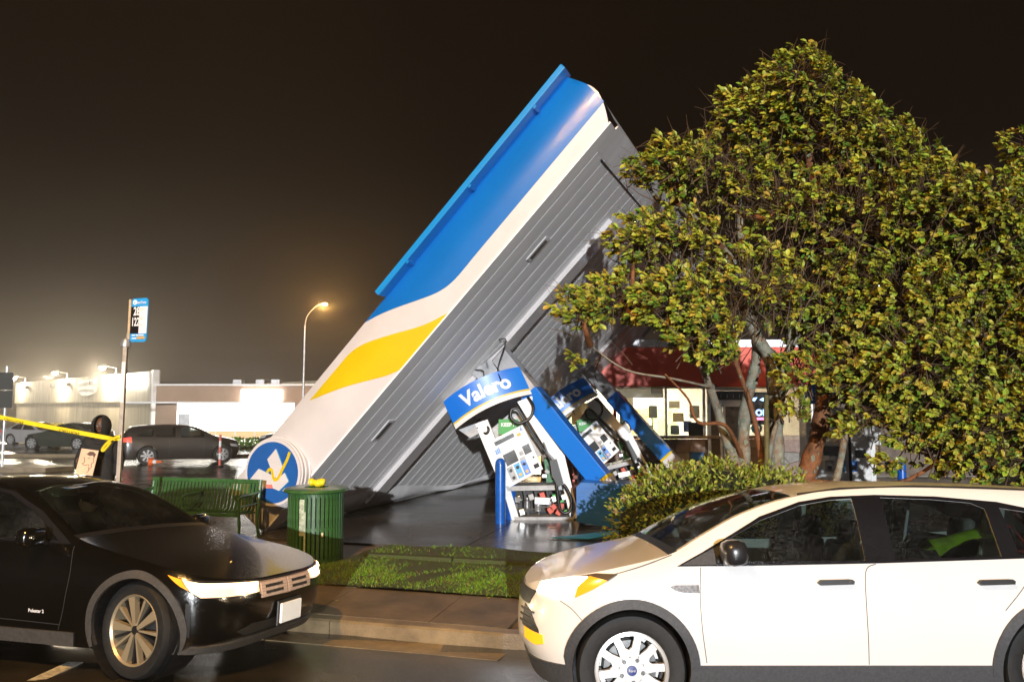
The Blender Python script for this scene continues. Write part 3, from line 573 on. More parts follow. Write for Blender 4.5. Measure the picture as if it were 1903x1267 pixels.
o = MB().box((0,0,.006),(.12,.04,.012),None,.003).obj('scrap', WHITE); o.location = (.62, 12.7, .1); tag(o, 'small pale scrap lying on the wet forecourt by the pump', 'litter')

# ------------------------------------------------------------------ convenience store behind
SB = Vector((0, 22, .1))
store = thing('convenience_store', 'convenience store with red fascia, lit windows and stone base', 'building', tuple(SB))
REDF = mat('red_fascia', (.78,.10,.05), .45, noise=(1.5,.1)); CREAM = mat('cream_wall', (.72,.66,.54), .7, noise=(3,.12)); ALU = mat('aluminium', (.72,.72,.74), .35, metal=.5)
MORT = mat('mortar', (.12,.10,.08), .9)
b = MB(); b.box((3.3,.15,.5),(5.0,.24,1.0)); b.box((7.4,.15,.5),(1.8,.24,1.0)); b.obj('base_wall', MORT, store)
rs = random.Random(5); stones = [mat('stone_%s' % n_, c_, .75, noise=(8,.25), bump=(40,.4)) for n_, c_ in (('buff',(.34,.26,.2)),('rose',(.30,.21,.17)),('grey',(.28,.25,.22)))]
def stones_on(x0, x1):
    nx, nz = int((x1-x0)/.42), 3; P = {}
    for i in range(nx+1):
        for j in range(nz+1): P[i,j] = (x0+(x1-x0)*i/nx + (rs.uniform(-.13,.13) if 0<i<nx else 0) + (.1*(j%2) if 0<i<nx else 0), .02+1.0*j/nz + (rs.uniform(-.08,.08) if 0<j<nz else 0))
    for i in range(nx):
        for j in range(nz):
            q = [P[i,j],P[i+1,j],P[i+1,j+1],P[i,j+1]]; c = (sum(k[0] for k in q)/4, sum(k[1] for k in q)/4); q = [(c[0]+(k[0]-c[0])*.955, c[1]+(k[1]-c[1])*.94) for k in densify(q,.2)]
            d = rs.uniform(.01,.03); MB().prism(q, lambda p: (p[0],.035,p[1]), lambda p: (p[0]+.0,-d*.5,p[1])).obj('stone', rs.choice(stones), store, fixn=True)
stones_on(.8, 5.3); stones_on(6.5, 8.3)
MB().box((3.05,.1,1.06),(5.3,.4,.08),None,.01).obj('sill', stones[0], store); MB().box((7.4,.1,1.06),(1.8,.4,.08),None,.01).obj('sill', stones[0], store)
MB().box((6.5,-.3,2.95),(12.5,1.0,1.05),None,.02).obj('fascia', REDF, store); MB().box((6.5,-.3,2.41),(12.4,.9,.04)).obj('fascia_soffit', CREAM, store)
MB().box((6.5,3,3.6),(13,7,.2)).obj('roof', GREYMETAL, store)
b = MB(); b.box((6.5,5,1.6),(13,.2,3.4)); b.box((.1,2.6,1.6),(.2,4.8,3.4)); b.box((12.9,2.6,1.6),(.2,4.8,3.4)); b.obj('inner_wall', CREAM, store); MB().box((6.5,2.6,.0),(12.6,4.8,.06)).obj('inner_floor', CREAM, store); MB().box((6.5,2.6,3.2),(12.6,4.8,.06)).obj('inner_ceiling', WHITE, store)
b = MB(); b.box((9.2,.15,1.7),(1.8,.24,1.4)); b.box((11.5,.15,1.25),(2.9,.24,2.5)); b.obj('front_wall', mat('brown_brick', (.16,.12,.09), .8, noise=(5,.3)), store)
SG = glass_mat('shop_glass', (.93,.95,.93), .06)
for x0, x1 in ((.8,2.8),(2.88,4.22),(4.28,5.28),(6.5,8.3)): MB().box(((x0+x1)/2,.16,1.77),(x1-x0,.012,1.36)).obj('window_pane', SG, store)
for x, wd in ((.8,.08),(2.84,.08),(4.25,.06),(5.3,.08),(6.48,.06),(8.3,.08)): MB().box((x,.1,1.75),(wd,.12,1.36)).obj('mullion', mat('red_frame', (.5,.06,.05), .4) if x == 2.84 else ALU, store)
def paper(name, c, nz):
    if name in MATS: return MATS[name]
    m = mat(name, c, .6, noise=nz); n_ = m.node_tree.nodes; L_ = m.node_tree.links; b_ = n_['Principled BSDF']; t_ = n_.new('ShaderNodeBsdfTranslucent'); x_ = n_.new('ShaderNodeMixShader'); x_.inputs[0].default_value = .6
    t_.inputs[0].default_value = (*c, 1); L_.new(b_.outputs[0], x_.inputs[1]); L_.new(t_.outputs[0], x_.inputs[2]); L_.new(x_.outputs[0], n_['Material Output'].inputs[0]); return m
MB().box((3.55,.13,2.28),(1.3,.02,.28)).obj('roller_blind', paper('blind_grey', (.5,.49,.47), (4,.1)), store); MB().box((4.0,.1,2.33),(.32,.02,.15)).obj('notice', paper('notice_white', (.9,.9,.9), (4,.05)), store)
nc = [(.75,.7,.6),(.45,.45,.42),(.7,.62,.3),(.3,.32,.34),(.62,.55,.4),(.25,.3,.45)]
for k, (x, z, a, c_) in enumerate(((3.25,2.0,.22,.3),(3.9,1.75,.24,.34),(3.8,1.3,.2,.14),(3.4,1.35,.25,.2),(4.6,1.6,.3,.24),(4.85,1.35,.22,.3),(4.5,1.95,.3,.2),(5.05,1.75,.28,.34),(5.1,1.28,.34,.3),(4.5,1.25,.24,.25),(1.9,1.7,.5,.6),(1.2,1.5,.4,.5))): MB().box((x,.135,z),(a,.006,c_)).obj('notice', paper('notice_%d' % (k % 6), nc[k % 6], (9,.4)), store)
MB().box((5.07,.10,1.28),(.40,.05,.36),None,.01).obj('notice_board', SCR, store)
MB().lathe([(0,-.06),(.18,-.05),(.2,0),(0,.0)],(3.0,.1,2.02),'Y',20).obj('round_notice', mat('round_teal', (.02,.12,.16), .5), store); MB().box((3.05,.09,1.5),(.14,.05,.75)).obj('poster', mat('poster_dark', (.12,.2,.15), .6, noise=(12,.6)), store)
for k in range(5): MB().box((1.2+.9*k,3.2,1.0),(.75,.4,1.7),None,.01).obj('shelf_unit', mat('shelf_goods_%d' % (k%3), [(.5,.3,.12),(.3,.35,.2),(.55,.5,.4)][k%3], .6, noise=(9,.8)), store)
for k in range(4): MB().box((2+2.2*k,2.2,3.14),(1.2,.5,.05)).obj('ceiling_light', mat('tube_light', (1,1,1), .4, emit=((1,.95,.8), 14)), store)
l = bpy.data.lights.new('store_light', 'AREA'); l.energy = 1500; l.size = 4.5; l.size_y = 2.5; l.shape = 'RECTANGLE'; l.color = (1,.95,.80); lo = link('store_light', l, store); lo.location = (3.0,2.2,3.05)
# door and its frame
d = link('door', None, store)
for bx in (((5.42,.05,1.2),(.09,.14,2.4)),((5.75,.05,1.0),(.07,.12,2.1)),((6.44,.05,1.2),(.08,.14,2.4)),((5.93,.05,2.37),(1.1,.14,.07)),((5.93,.05,2.04),(1.1,.14,.07)),((6.1,.04,.16),(.66,.1,.3)),((6.1,.04,1.95),(.62,.08,.12)),((5.84,.03,1.1),(.07,.08,1.7))): MB().box(*bx,None,.008).obj('frame', ALU, d)
DG = mat('door_glass_dark', (.02,.022,.025), .12, noise=(6,.9,(.2,.2,.2)))  # pale mottling painted into the dark glass as its reflections
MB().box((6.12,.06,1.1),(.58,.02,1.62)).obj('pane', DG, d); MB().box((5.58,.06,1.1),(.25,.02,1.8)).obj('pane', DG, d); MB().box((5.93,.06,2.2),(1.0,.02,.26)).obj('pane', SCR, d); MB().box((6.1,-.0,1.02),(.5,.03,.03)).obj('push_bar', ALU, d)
for k in range(5): MB().box((5.6+.17*k,.045,2.18),(.012,.01,.1)).obj('bar', ALU, d)
# neon sign in the right hand window
ns = link('neon_sign', None, store); NB = mat('neon_blue', (.4,.6,1), .4, emit=((.35,.6,1), 3.0)); NP = mat('neon_pink', (1,.3,.5), .4, emit=((1,.25,.45), 2.5))
MB().box((6.95,.2,1.85),(.95,.02,.9)).obj('backing', SCR, ns)
lettering('lettering', 'ROBI', .24, NB, ns, lambda p: (p[0]+6.86,.12,p[1]+1.72), .008)
MB().box((6.95,.12,1.56),(.62,.02,.07)).obj('pink_bar', NP, ns)
for dx, rz in ((-.25,-20),(0,10),(.22,25)): MB().prism([(-.09,-.02),(.02,-.06),(.1,.05),(.0,.04)], lambda p: (6.95+dx+p[0],.12,2.1+p[1]), lambda p: (6.95+dx+p[0],.13,2.1+p[1])).obj('neon_star', NB, ns)
MB().lathe([(.09,-.02),(.15,-.02),(.15,.02),(.09,.02)],(6.75,.1,1.3),'Y',20).obj('round_notice', LTB, store)
MB().box((5.0,-.25,.42),(.34,.28,.5),None,.02).obj('tub', BINB, None); o = bpy.context.scene.objects['tub']; o.name = 'blue_tub'; o.location = SB; tag(o, 'small blue tub on the ground left of the store door', 'tub')
# red slatted rack left of the second pump
t = thing('red_rack', 'red slatted rack beside the store wall behind the pumps', 'rack', (2.0, 20.6, .1))
MB().box((0,0,1.15),(.9,.1,.5),None,.01).obj('back_board', REDF, t)
for k in range(6): MB().box((0,-.04-.035*(5-k),.12+.14*k),(.9,.1,.1),None,.008).obj('slat', mat('red_wood', (.30,.09,.05), .6, noise=(7,.3)), t)
for s in (-.42,.42): MB().box((s,.08,.6),(.06,.08,1.2)).obj('upright', REDF, t)
# ------------------------------------------------------------------ vehicles
class Skin:
    """body surface: u runs round the plan outline from the centre of the nose along one side to the centre of the tail, z is height"""
    def __init__(s, sp):
        s.sp = sp; L, W = sp['L'], sp['W']; a, n = sp.get('a', .7), sp.get('n', 2.6); ar, nr = sp.get('ar', .5), sp.get('nr', 3.0); X, Y = [], []
        for i in range(41):
            t = math.pi/2*i/40; X.append(a*(1 - math.cos(t)**(2/n))); Y.append(W*math.sin(t)**(2/n))
        for i in range(1, 40): X.append(a + (L-a-ar)*i/40); Y.append(W)
        for i in range(41):
            t = math.pi/2*(1 - i/40); X.append(L - ar*(1 - math.cos(t)**(2/nr))); Y.append(W*max(0, math.sin(t))**(2/nr))
        s.X, s.Y = np.array(X), np.array(Y); s.U = np.concatenate([[0], np.cumsum(np.hypot(np.diff(s.X), np.diff(s.Y)))]); s.umax = s.U[-1]
        s.edge, s.kz, s.nose, s.tail = (hermite(sp[k]) for k in ('edge', 'kz', 'nose', 'tail')); s.crown = hermite(sp['crown'])
    def ux(s, x): return float(np.interp(x, s.X, s.U))
    def uy(s, y): return float(np.interp(y, s.Y[:41], s.U[:41]))
    def uyr(s, y): return float(s.umax - np.interp(y, s.Y[:-42:-1], (s.umax - s.U)[:-42:-1]))
    def P(s, u, z, side=1, off=0):
        if off:
            e = .01; a = s.P(min(u+e, s.umax), z); b = s.P(max(u-e, 0), z); c = s.P(u, z+e); d = s.P(u, z-e)
            nrm = (a-b).cross(c-d).normalized(); p = s.P(u, z)
            if nrm.y < 0 and p.y > .3: nrm = -nrm
            elif p.y <= .3 and (nrm.x > 0) == (p.x < s.sp['L']/2): nrm = -nrm
            p = p + nrm*off; return Vector((p.x, p.y*side, p.z))
        x, y = float(np.interp(u, s.U, s.X)), float(np.interp(u, s.U, s.Y)); L = s.sp['L']; d = s.edge(x) - z
        k = s.kz(z) * (1 - .05*max(0, 1 - d/.09)**2) * (1 + s.sp.get('flare', 0)*sum(math.exp(-((x-wx)/.38)**2) for wx in s.sp['wheels'])*math.exp(-((z-.62)/.22)**2))
        x2 = x + s.nose(z)*max(0, 1 - x/.9)**2 - s.tail(z)*max(0, 1 - (L-x)/.8)**2
        return Vector((x2, y*k*side, z))
    def side_obj(s, name, m, root, holes, step):
        sp = s.sp; zb = sp['zb']; r = sp['arch']; zc = sp['zc']; poly = [(0., zb + .06)]
        for i in range(1, 7): poly.append((s.ux(sp['a'])*i/7*.5, zb + .06*(1-i/7)))
        for wx in sp['wheels']:
            a0 = math.asin((zb - zc)/r)
            for i in range(25): t = math.pi - a0 + (2*a0 - math.pi)*i/24; poly.append((s.ux(wx + r*math.cos(t)), zc + r*math.sin(t)))
        poly += [(s.umax - .3, zb), (s.umax, zb + .1)]
        N = 90
        for i in range(N+1): u = s.umax*(1 - i/N); poly.append((u, s.edge(float(np.interp(u, s.U, s.X)))))
        v, f = cdt(poly, holes, step); b = MB()
        for side in (1, -1): b.add([s.P(*p, side) for p in v], f if side == 1 else [q[::-1] for q in f])
        return b.obj(name, m, root, 40)
    def patch(s, name, polys, m, root, off=.004, th=.01, sides=(1, -1), step=.07, holes=(), xz=True):
        """polys in (x, z) (or (u, z) with xz False); a thin shell standing 'off' proud of the body"""
        cv = (lambda q: [(s.ux(p[0]), p[1]) for p in q]) if xz else (lambda q: list(q))
        po = cv(polys[0]); v, f = cdt(po, [cv(h) for h in holes], step); rim = densify(po, step); n = len(rim)
        for sd in sides:
            b = MB(); b.add([s.P(*p, sd, off) for p in v], f if sd == 1 else [q[::-1] for q in f])
            if th: b.add([s.P(*p, sd, off) for p in rim] + [s.P(*p, sd, off-th if off-th else 1e-4) for p in rim], [(i, (i+1) % n, (i+1) % n + n, i + n) for i in range(n)])
            bm = bmesh.new(); me = b.mesh(name, m); bm.from_mesh(me); bmesh.ops.remove_doubles(bm, verts=bm.verts, dist=1e-5); bmesh.ops.recalc_face_normals(bm, faces=bm.faces); bm.to_mesh(me); bm.free(); me.shade_smooth(); me.set_sharp_from_angle(angle=R(35)); o = link(name, me, root)
        return o
    def seam(s, name, line, m, root, w_=.006, sides=(1, -1), off=.0016):
        pts = [(p.x, p.y) for p in spline([(x, z) for x, z in line], 6)]
        st = stripe(pts, w_/2); h = len(st)//2
        for sd in sides: o = MB().add([s.P(s.ux(x), z, sd, off) for x, z in st], [(i, i+1, len(st)-2-i, len(st)-1-i) for i in range(h-1)]).obj(name, m, root)
        return o
    def cap(s, name, x0, x1, m, root, s0=-1, s1=1, nx=14, off=0, bow=0, ny=16):
        u0, u1 = s.ux(x0), s.ux(x1)
        def fn(i, j):
            u = u0 + (u1-u0)*i; x = float(np.interp(u, s.U, s.X)); p = s.P(u, s.edge(x)); t = s0 + (s1-s0)*j; c = s.crown(x)*min(1, p.y/s.sp['W']*1.15)
            return Vector((p.x - bow*(1-t*t), p.y*t, p.z + c*(1 - abs(t)**2.4) + off))
        return MB().grid(fn, nx, ny).obj(name, m, root, 40)
def wheel(root, x, side, sp, style, rimm, steer=0, low=False):
    r = sp['wr']; W = sp['W']; wd = .225; w_ = link('wheel', None, root); w_.location = (x, side*(W - .02 - wd/2), r); w_.rotation_euler = (0, 0, steer)
    h = wd/2; rr = sp['rim']; S = side
    MB().lathe([(rr*.98,-h*.85),(rr+.03,-h),(r-.02,-h*.97),(r-.004,-h*.72),(r,-h*.3),(r,h*.3),(r-.004,h*.72),(r-.02,h*.97),(rr+.03,h),(rr*.98,h*.85)], (0,0,0), 'Y', 24 if low else 56).obj('tyre', RUBBER, w_, 50)
    if not low:
        g = MB()
        for q in (-.5, 0, .5): g.lathe([(r+.0012, q*h-.006), (r+.0012, q*h+.006)], (0,0,0), 'Y', 56)
        g.obj('tread_groove', BLACKP, w_)
    MB().lathe([(rr, S*h*.86),(rr*.985, S*h*.93),(rr*.93, S*h*.8),(rr*.9,-S*h*.6),(rr*.5,-S*h*.6)], (0,0,0), 'Y', 24 if low else 48).obj('rim', rimm, w_, 40)
    MB().lathe([(0,S*h*.15),(rr*.72,S*h*.12),(rr*.75,-S*h*.3)], (0,0,0), 'Y', 24).obj('brake_disc', mat('brake', (.10,.10,.10), .4, metal=.7, noise=(20,.4)), w_)
    def sp_poly(name, pts, ang, m, y0, y1):
        c, s_ = math.cos(ang), math.sin(ang); f = lambda y: (lambda p: (p[0]*c - p[1]*s_, y, p[0]*s_ + p[1]*c)); MB().prism(pts, f(S*y0), f(S*y1)).obj(name, m, w_, fixn=True)
    if style == 'cover':
        for k in range(5):
            a = R(90 + 72*k) + .12
            for d in (-1, 1): sp_poly('spoke', [(rr*.18,-.02*d*-1),(rr*.30, d*.045),(rr*.95, d*.085*1.25),(rr*.95, d*.045*1.25),(rr*.55, d*.018),(rr*.45,0)], a, rimm, h*.55, h*.84)
            sp_poly('spoke_web', [(rr*.15,-.05),(rr*.60,-.072),(rr*.66,-.05),(rr*.52,0),(rr*.66,.05),(rr*.60,.072),(rr*.15,.05)], a, rimm, h*.5, h*.78)
            MB().cyl((rr*.30*math.cos(a+.62), S*h*.7, rr*.30*math.sin(a+.62)), (rr*.30*math.cos(a+.62), S*h*.9, rr*.30*math.sin(a+.62)), .014, n=10).obj('lug_nut', CHROME, w_)
        MB().lathe([(rr,S*h*.90),(rr*.90,S*h*.93),(rr*.88,S*h*.80)], (0,0,0), 'Y', 48).obj('cover_ring', rimm, w_, 40)
        MB().lathe([(0,S*h*.87),(rr*.33,S*h*.86),(rr*.38,S*h*.7)], (0,0,0), 'Y', 28).obj('cover_hub', rimm, w_, 40)
        MB().lathe([(0,S*h*.93),(.03,S*h*.92),(.033,S*h*.85)], (0,0,0), 'Y', 24).obj('hub_badge', mat('badge_blue', (.01,.03,.2), .3, coat=.5), w_)
        lettering('badge_lettering', 'Ford', .022, WHITE, w_, lambda p: (p[0]*(-1 if S > 0 else 1), S*h*.94, p[1]))
    elif style == 'twin':
        for k in range(5):
            a = R(80 + 72*k); sp_poly('spoke', [(rr*.12,-.012),(rr*.93,-.055),(rr*.93,.015),(rr*.12,.014)], a, rimm, h*.45, h*.82)
            sp_poly('thin_spoke', [(rr*.12,-.006),(rr*.93,-.012),(rr*.93,.012),(rr*.12,.006)], a+R(30), rimm, h*.4, h*.75); sp_poly('thin_spoke', [(rr*.12,-.006),(rr*.93,-.010),(rr*.93,.010),(rr*.12,.006)], a+R(46), BLACKP, h*.3, h*.7)
        MB().lathe([(0,S*h*.8),(.035,S*h*.78),(.05,S*h*.5)], (0,0,0), 'Y', 20).obj('hub_cap', BLACKP, w_, 40)
    else:
        for k in range(7): sp_poly('spoke', [(rr*.1,-.02),(rr*.93,-.035),(rr*.93,.035),(rr*.1,.02)], R(51.4*k), rimm, h*.4, h*.8)
    return w_
def seat(root, x, y, m, name='seat', w_=.5):
    s = MB().box((x,y,.52),(.52,w_,.14),None,.04); s.box((x+.30,y,.80),(.14,w_,.62),(0,R(14),0),.05); s.box((x+.40,y,1.16),(.09,.26,.17),(0,R(14),0),.035); return s.obj(name, m, root, 50)
def base_car(name, label, sp, paint, glass, step=.08, low=False, holes=None, group=None):
    root = thing(name, label, 'car', group=group); sk = Skin(sp); wins = sp['windows']
    hl = [[(sk.ux(x), z) for x, z in q] for q in wins]
    sk.side_obj('body', paint, root, hl, step)
    xc, xr, xg, xt = sp['caps']
    sk.cap('hood', .004, xc, paint, root, nx=18); sk.cap('cowl', xc, xc+.06, BLACKP, root, nx=2)
    ws = sk.cap('windscreen', xc+.06, xr, glass, root, -.94, .94, 12)
    sk.cap('pillar', xc+.06, xr, paint, root, -1, -.94, 10, ny=3); sk.cap('pillar', xc+.06, xr, paint, root, .94, 1, 10, ny=3)
    sk.cap('roof', xr, xg, paint, root, nx=14); sk.cap('rear_screen', xg, xt, glass, root, -.9, .9, 8)
    sk.cap('pillar', xg, xt, paint, root, -1, -.9, 8, ny=3); sk.cap('pillar', xg, xt, paint, root, .9, 1, 8, ny=3); sk.cap('tail_deck', xt, sp['L']-.004, paint, root, nx=8)
    for q in wins: sk.patch('window', [q], glass, root, -.008, 0, step=.15)
    W, L = sp['W'], sp['L']; f0, f1 = sp['wheels'][0]+.42, sp['wheels'][1]-.42
    MB().box((L/2,0,.30),(L*.78,W*1.1,.08)).obj('underbody', BLACKP, root)
    MB().box(((f0+f1)/2,0,.36),(f1-f0,W*1.8,.06)).obj('floor', BLACKP, root)
    for wx in sp['wheels']:
        for sd in (1,-1): MB().lathe([(sp['arch']-.002, 0),(sp['arch']-.002,-sd*.30)], (wx, sd*(W-.02), sp['zc']), 'Y', 28).obj('wheel_well', BLACKP, root)
    return root, sk
GLASSW = glass_mat('wet_glass', (.34,.40,.38), .07, drops=(140, .11)); GLASSD = glass_mat('dark_wet_glass', (.20,.24,.20), .05, drops=(150, .10)); GLASSF = glass_mat('far_glass', (.25,.28,.28), .25)
SEATM = mat('seat_cloth', (.06,.06,.062), .8, noise=(40,.3)); AMBER = mat('amber_lens', (.9,.35,.02), .2, emit=((1,.33,.01), .45)); AMBERB = mat('amber_lit', (.9,.35,.02), .2, emit=((1,.40,.01), 1.1))
HEADL = mat('headlamp_lit', (1,1,1), .15, emit=((1,.88,.66), 14)); TAILR = mat('tail_red', (.5,.01,.01), .2, emit=((1,.05,.02), .6)); SEAMM = mat('door_gap', (.10,.10,.10), .6)
# ---- white SUV, parallel to the picture
WPAINT = mat('white_car_paint', (.82,.80,.78), .28, coat=.7, noise=(.8,.03), drops=(150,.12))
suv = dict(L=4.42, W=.92, a=.72, n=2.7, ar=.45, zb=.2, zc=.36, arch=.374, wr=.35, rim=.235, wheels=(.715,3.405), flare=.02,  # visible outline and window points converted beforehand from image pixels
    edge=[(0,.79),(.06,.845),(.2,.895),(.58,.965),(.98,1.05),(1.2,1.165),(1.49,1.307),(1.81,1.406),(2.13,1.458),(2.6,1.478),(3.36,1.46),(3.95,1.42),(4.2,1.27),(4.36,1.02),(4.42,.92)],
    kz=[(.15,.93),(.38,.975),(.6,1.0),(.8,.992),(.98,.965),(1.06,.935),(1.3,.845),(1.48,.75),(1.6,.7)],
    nose=[(.15,.14),(.38,.045),(.44,.008),(.52,.003),(.68,.018),(.76,.042),(.88,.12),(.95,.2)], tail=[(.15,.1),(.4,0),(.9,.02),(1.4,.1)], crown=[(0,.0),(.12,.02),(.3,.025),(1,.015),(1.5,.03),(2.2,.045),(4.4,.04)],
    caps=(.98,1.86,4.0,4.32), windows=[[(1.40,1.014),(1.40,1.165),(1.6,1.268),(1.88,1.362),(2.09,1.396),(2.235,1.405),(2.235,1.02)], [(2.43,1.027),(2.43,1.412),(2.76,1.40),(3.02,1.378),(3.10,1.34),(3.12,1.045)], [(3.24,1.055),(3.2,1.345),(3.5,1.30),(3.72,1.2),(3.8,1.09)]])
car1, sk = base_car('white_suv', 'white SUV with black door handles and lit headlamp at the right', suv, WPAINT, GLASSW, .07)
car1.location = (.04, 6.02, -.076); car1.rotation_euler = (R(-4.6), 0, 0)  # rolled away from the camera so less of hood and roof shows
dlo = [(1.02,.985),(1.2,1.075),(1.36,1.162),(1.6,1.292),(1.88,1.384),(2.1,1.418),(2.4,1.43),(2.8,1.42),(3.2,1.385),(3.55,1.31),(3.8,1.19),(3.9,1.08),(3.5,1.04),(2.33,1.004),(1.45,.988)]
sk.patch('window_trim', [dlo], mat('gloss_black', (.010,.010,.012), .2, coat=.5, drops=(110,.3)), car1, .003, .006, holes=suv['windows'])
TRIM = DARKP
sk.patch('sail_panel', [[(1.05,.992),(1.34,1.13),(1.385,1.13),(1.385,.995)]], TRIM, car1, .007, .006)
sk.patch('sill_cladding', [[(1.12,.205),(1.10,.385),(3.03,.385),(3.02,.205)]], TRIM, car1, .014, .02)
sk.patch('bumper_lip', [[(0,.255),(0,.345),(.35,.37),(.345,.21)]], TRIM, car1, .012, .02)
sk.patch('rear_lip', [[(3.78,.22),(3.8,.4),(4.35,.44),(4.3,.22)]], TRIM, car1, .012, .02)
for wx in suv['wheels']:
    ring = [(wx + .428*math.cos(t), .36 + .428*math.sin(t)) for t in [R(-22) + R(224)*i/36 for i in range(37)]] + [(wx + .368*math.cos(t), .36 + .368*math.sin(t)) for t in [R(202) - R(224)*i/36 for i in range(37)]]
    sk.patch('arch_trim', [[(x, max(z, .205)) for x, z in ring]], TRIM, car1, .016, .03)
for line in ([(1.17,.98),(1.155,.8),(1.16,.6),(1.185,.40)], [(2.30,1.0),(2.225,.95),(2.205,.7),(2.205,.39)], [(3.3,1.03),(3.25,.9),(3.08,.72)], [(.60,.935),(.80,.985),(1.0,1.05)], [(.25,.76),(.33,.72),(.40,.655)]): sk.seam('panel_gap', line, SEAMM, car1, .005)
for x0 in (1.905, 2.925):
    hd = sk.patch('door_handle', [[(x0,.885),(x0+.02,.902),(x0+.215,.906),(x0+.232,.895),(x0+.225,.876),(x0+.02,.870)]], BLACKP, car1, .032, .03, step=.03)
    if x0 < 2: MB().cyl(sk.P(sk.ux(2.105),.891,-1,.031), sk.P(sk.ux(2.105),.891,-1,.036), .012, n=14).obj('key_lock', CHROME, hd)
vn = sk.patch('fender_vent', [[(.965,.862),(1.0,.872),(1.15,.874),(1.152,.824),(1.05,.826),(1.0,.838)]], mat('vent_black', (.02,.02,.022), .3, noise=(60,.9,(.25,.25,.27))), car1, .006, .008, step=.04)
# lamps
hl = sk.patch('headlamp', [[(.085,.79),(.085,.845),(.16,.875),(.30,.905),(.40,.915),(.335,.85),(.30,.78)]], HEADL, car1, .006, .012, step=.04)
sk.patch('lamp_housing', [[(.30,.908),(.46,.935),(.62,.935),(.55,.895),(.41,.916)]], mat('lamp_dark', (.10,.075,.05), .15, coat=1), car1, .005, .01, step=.04)
sk.patch('turn_lamp', [[(.415,.918),(.55,.897),(.46,.845),(.345,.787),(.345,.85)]], AMBER, car1, .006, .012, step=.04)
gl = sk.patch('bumper_grille', [[(.03,.55),(.035,.69),(.075,.66),(.13,.56),(.135,.535)]], BLACKP, car1, .004, .008, step=.04)
for z in (.57,.61,.65): sk.patch('grille_bar', [[(.02,z),(.02,z+.012),(.10,z+.010),(.10,z)]], DARKP, gl, .012, .01, step=.04)
sk.patch('fog_lamp', [[(.045,.475),(.045,.545),(.11,.535),(.16,.53),(.165,.475),(.11,.455)]], AMBERB, car1, .005, .01, step=.04)
sk.patch('tail_lamp', [[(3.95,.92),(4.0,1.15),(4.25,1.12),(4.33,.92)]], TAILR, car1, .006, .01)
sk.patch('upper_grille', [[(0,.70),(0,.78),(.08,.79),(.06,.70)]], BLACKP, car1, .004, .008, step=.05)
for s in (1,-1):
    b = MB().tube([sk.P(sk.ux(x), sk.edge(x)-.003, s) + Vector((0,-s*.03,.012)) for x in (1.9,2.2,2.7,3.2,3.8)], .007, 6); b.obj('roof_ditch', BLACKP, car1)
    mr = MB().box((1.35, s*1.03, 1.085),(.15,.20,.155),(0,R(-6),0),.05)
    mo = mr.obj('door_mirror', mat('mirror_black', (.02,.02,.022), .3, coat=.3), car1, 50); MB().tube([(1.33,s*.9,1.02),(1.33,s*.98,1.04)], .03, 8).obj('mirror_stalk', BLACKP, mo)
    MB().box((1.35,s*.885,1.03),(.16,.03,.06),None,.01).obj('mirror_base', BLACKP, car1)
for wx in suv['wheels']:
    for s in (1,-1): wheel(car1, wx, s, suv, 'cover', mat('wheel_silver', (.5,.49,.48), .32, metal=.4))
GS = mat('grey_cloth', (.22,.21,.2), .85, noise=(30,.2))
for y in (-.38,.38): seat(car1, 1.95, y, GS)
seat(car1, 2.95, 0, GS, 'rear_seat', 1.3)
MB().box((1.18,0,.93),(.5,1.45,.2),None,.05).obj('dashboard', DARKP, car1)
sw_ = MB().lathe([(.17,-.015),(.19,0),(.17,.015),(.155,0),(.17,-.015)], (0,0,0), 'X', 28).obj('steering_wheel', BLACKP, car1, 50); sw_.location = (1.48,.38,.98); sw_.rotation_euler = (0,R(-25),0)
for y in (-.66,.66): MB().box((2.36,y,1.1),(.10,.05,.5),(0,R(5),0),.02).obj('pillar_trim', mat('pillar_beige', (.5,.5,.48), .7), car1); MB().box((3.18,y*.98,1.1),(.14,.05,.52),(0,R(12),0),.02).obj('pillar_trim', MATS['pillar_beige'], car1)
o = MB().grid(lambda u, v: (.0 + .42*u, .26*v, .06*math.sin(3*u)*math.cos(4*v) + .10*math.sin(math.pi*v)), 10, 8).obj('safety_vest', mat('hivis', (.35,.6,.02), .6, noise=(12,.3)), None, 60); o.location = (2.86, 5.42, 1.0); o.rotation_euler = (0, R(-14), 0); tag(o, 'fluorescent yellow green safety vest on the rear seat of the white SUV', 'vest')
def headlight_lamp(root, p, d, e):
    l = bpy.data.lights.new('headlight', 'SPOT'); l.energy = e; l.color = (1,.80,.52); l.spot_size = R(95); l.spot_blend = .9; l.shadow_soft_size = .05
    lo = link('headlight', l, root); lo.location = p; lo.rotation_euler = Vector(d).to_track_quat('-Z','Y').to_euler()
for y in (-.72,.72): headlight_lamp(car1, (-.06,y,.84), (-1,0,-.12), 55)
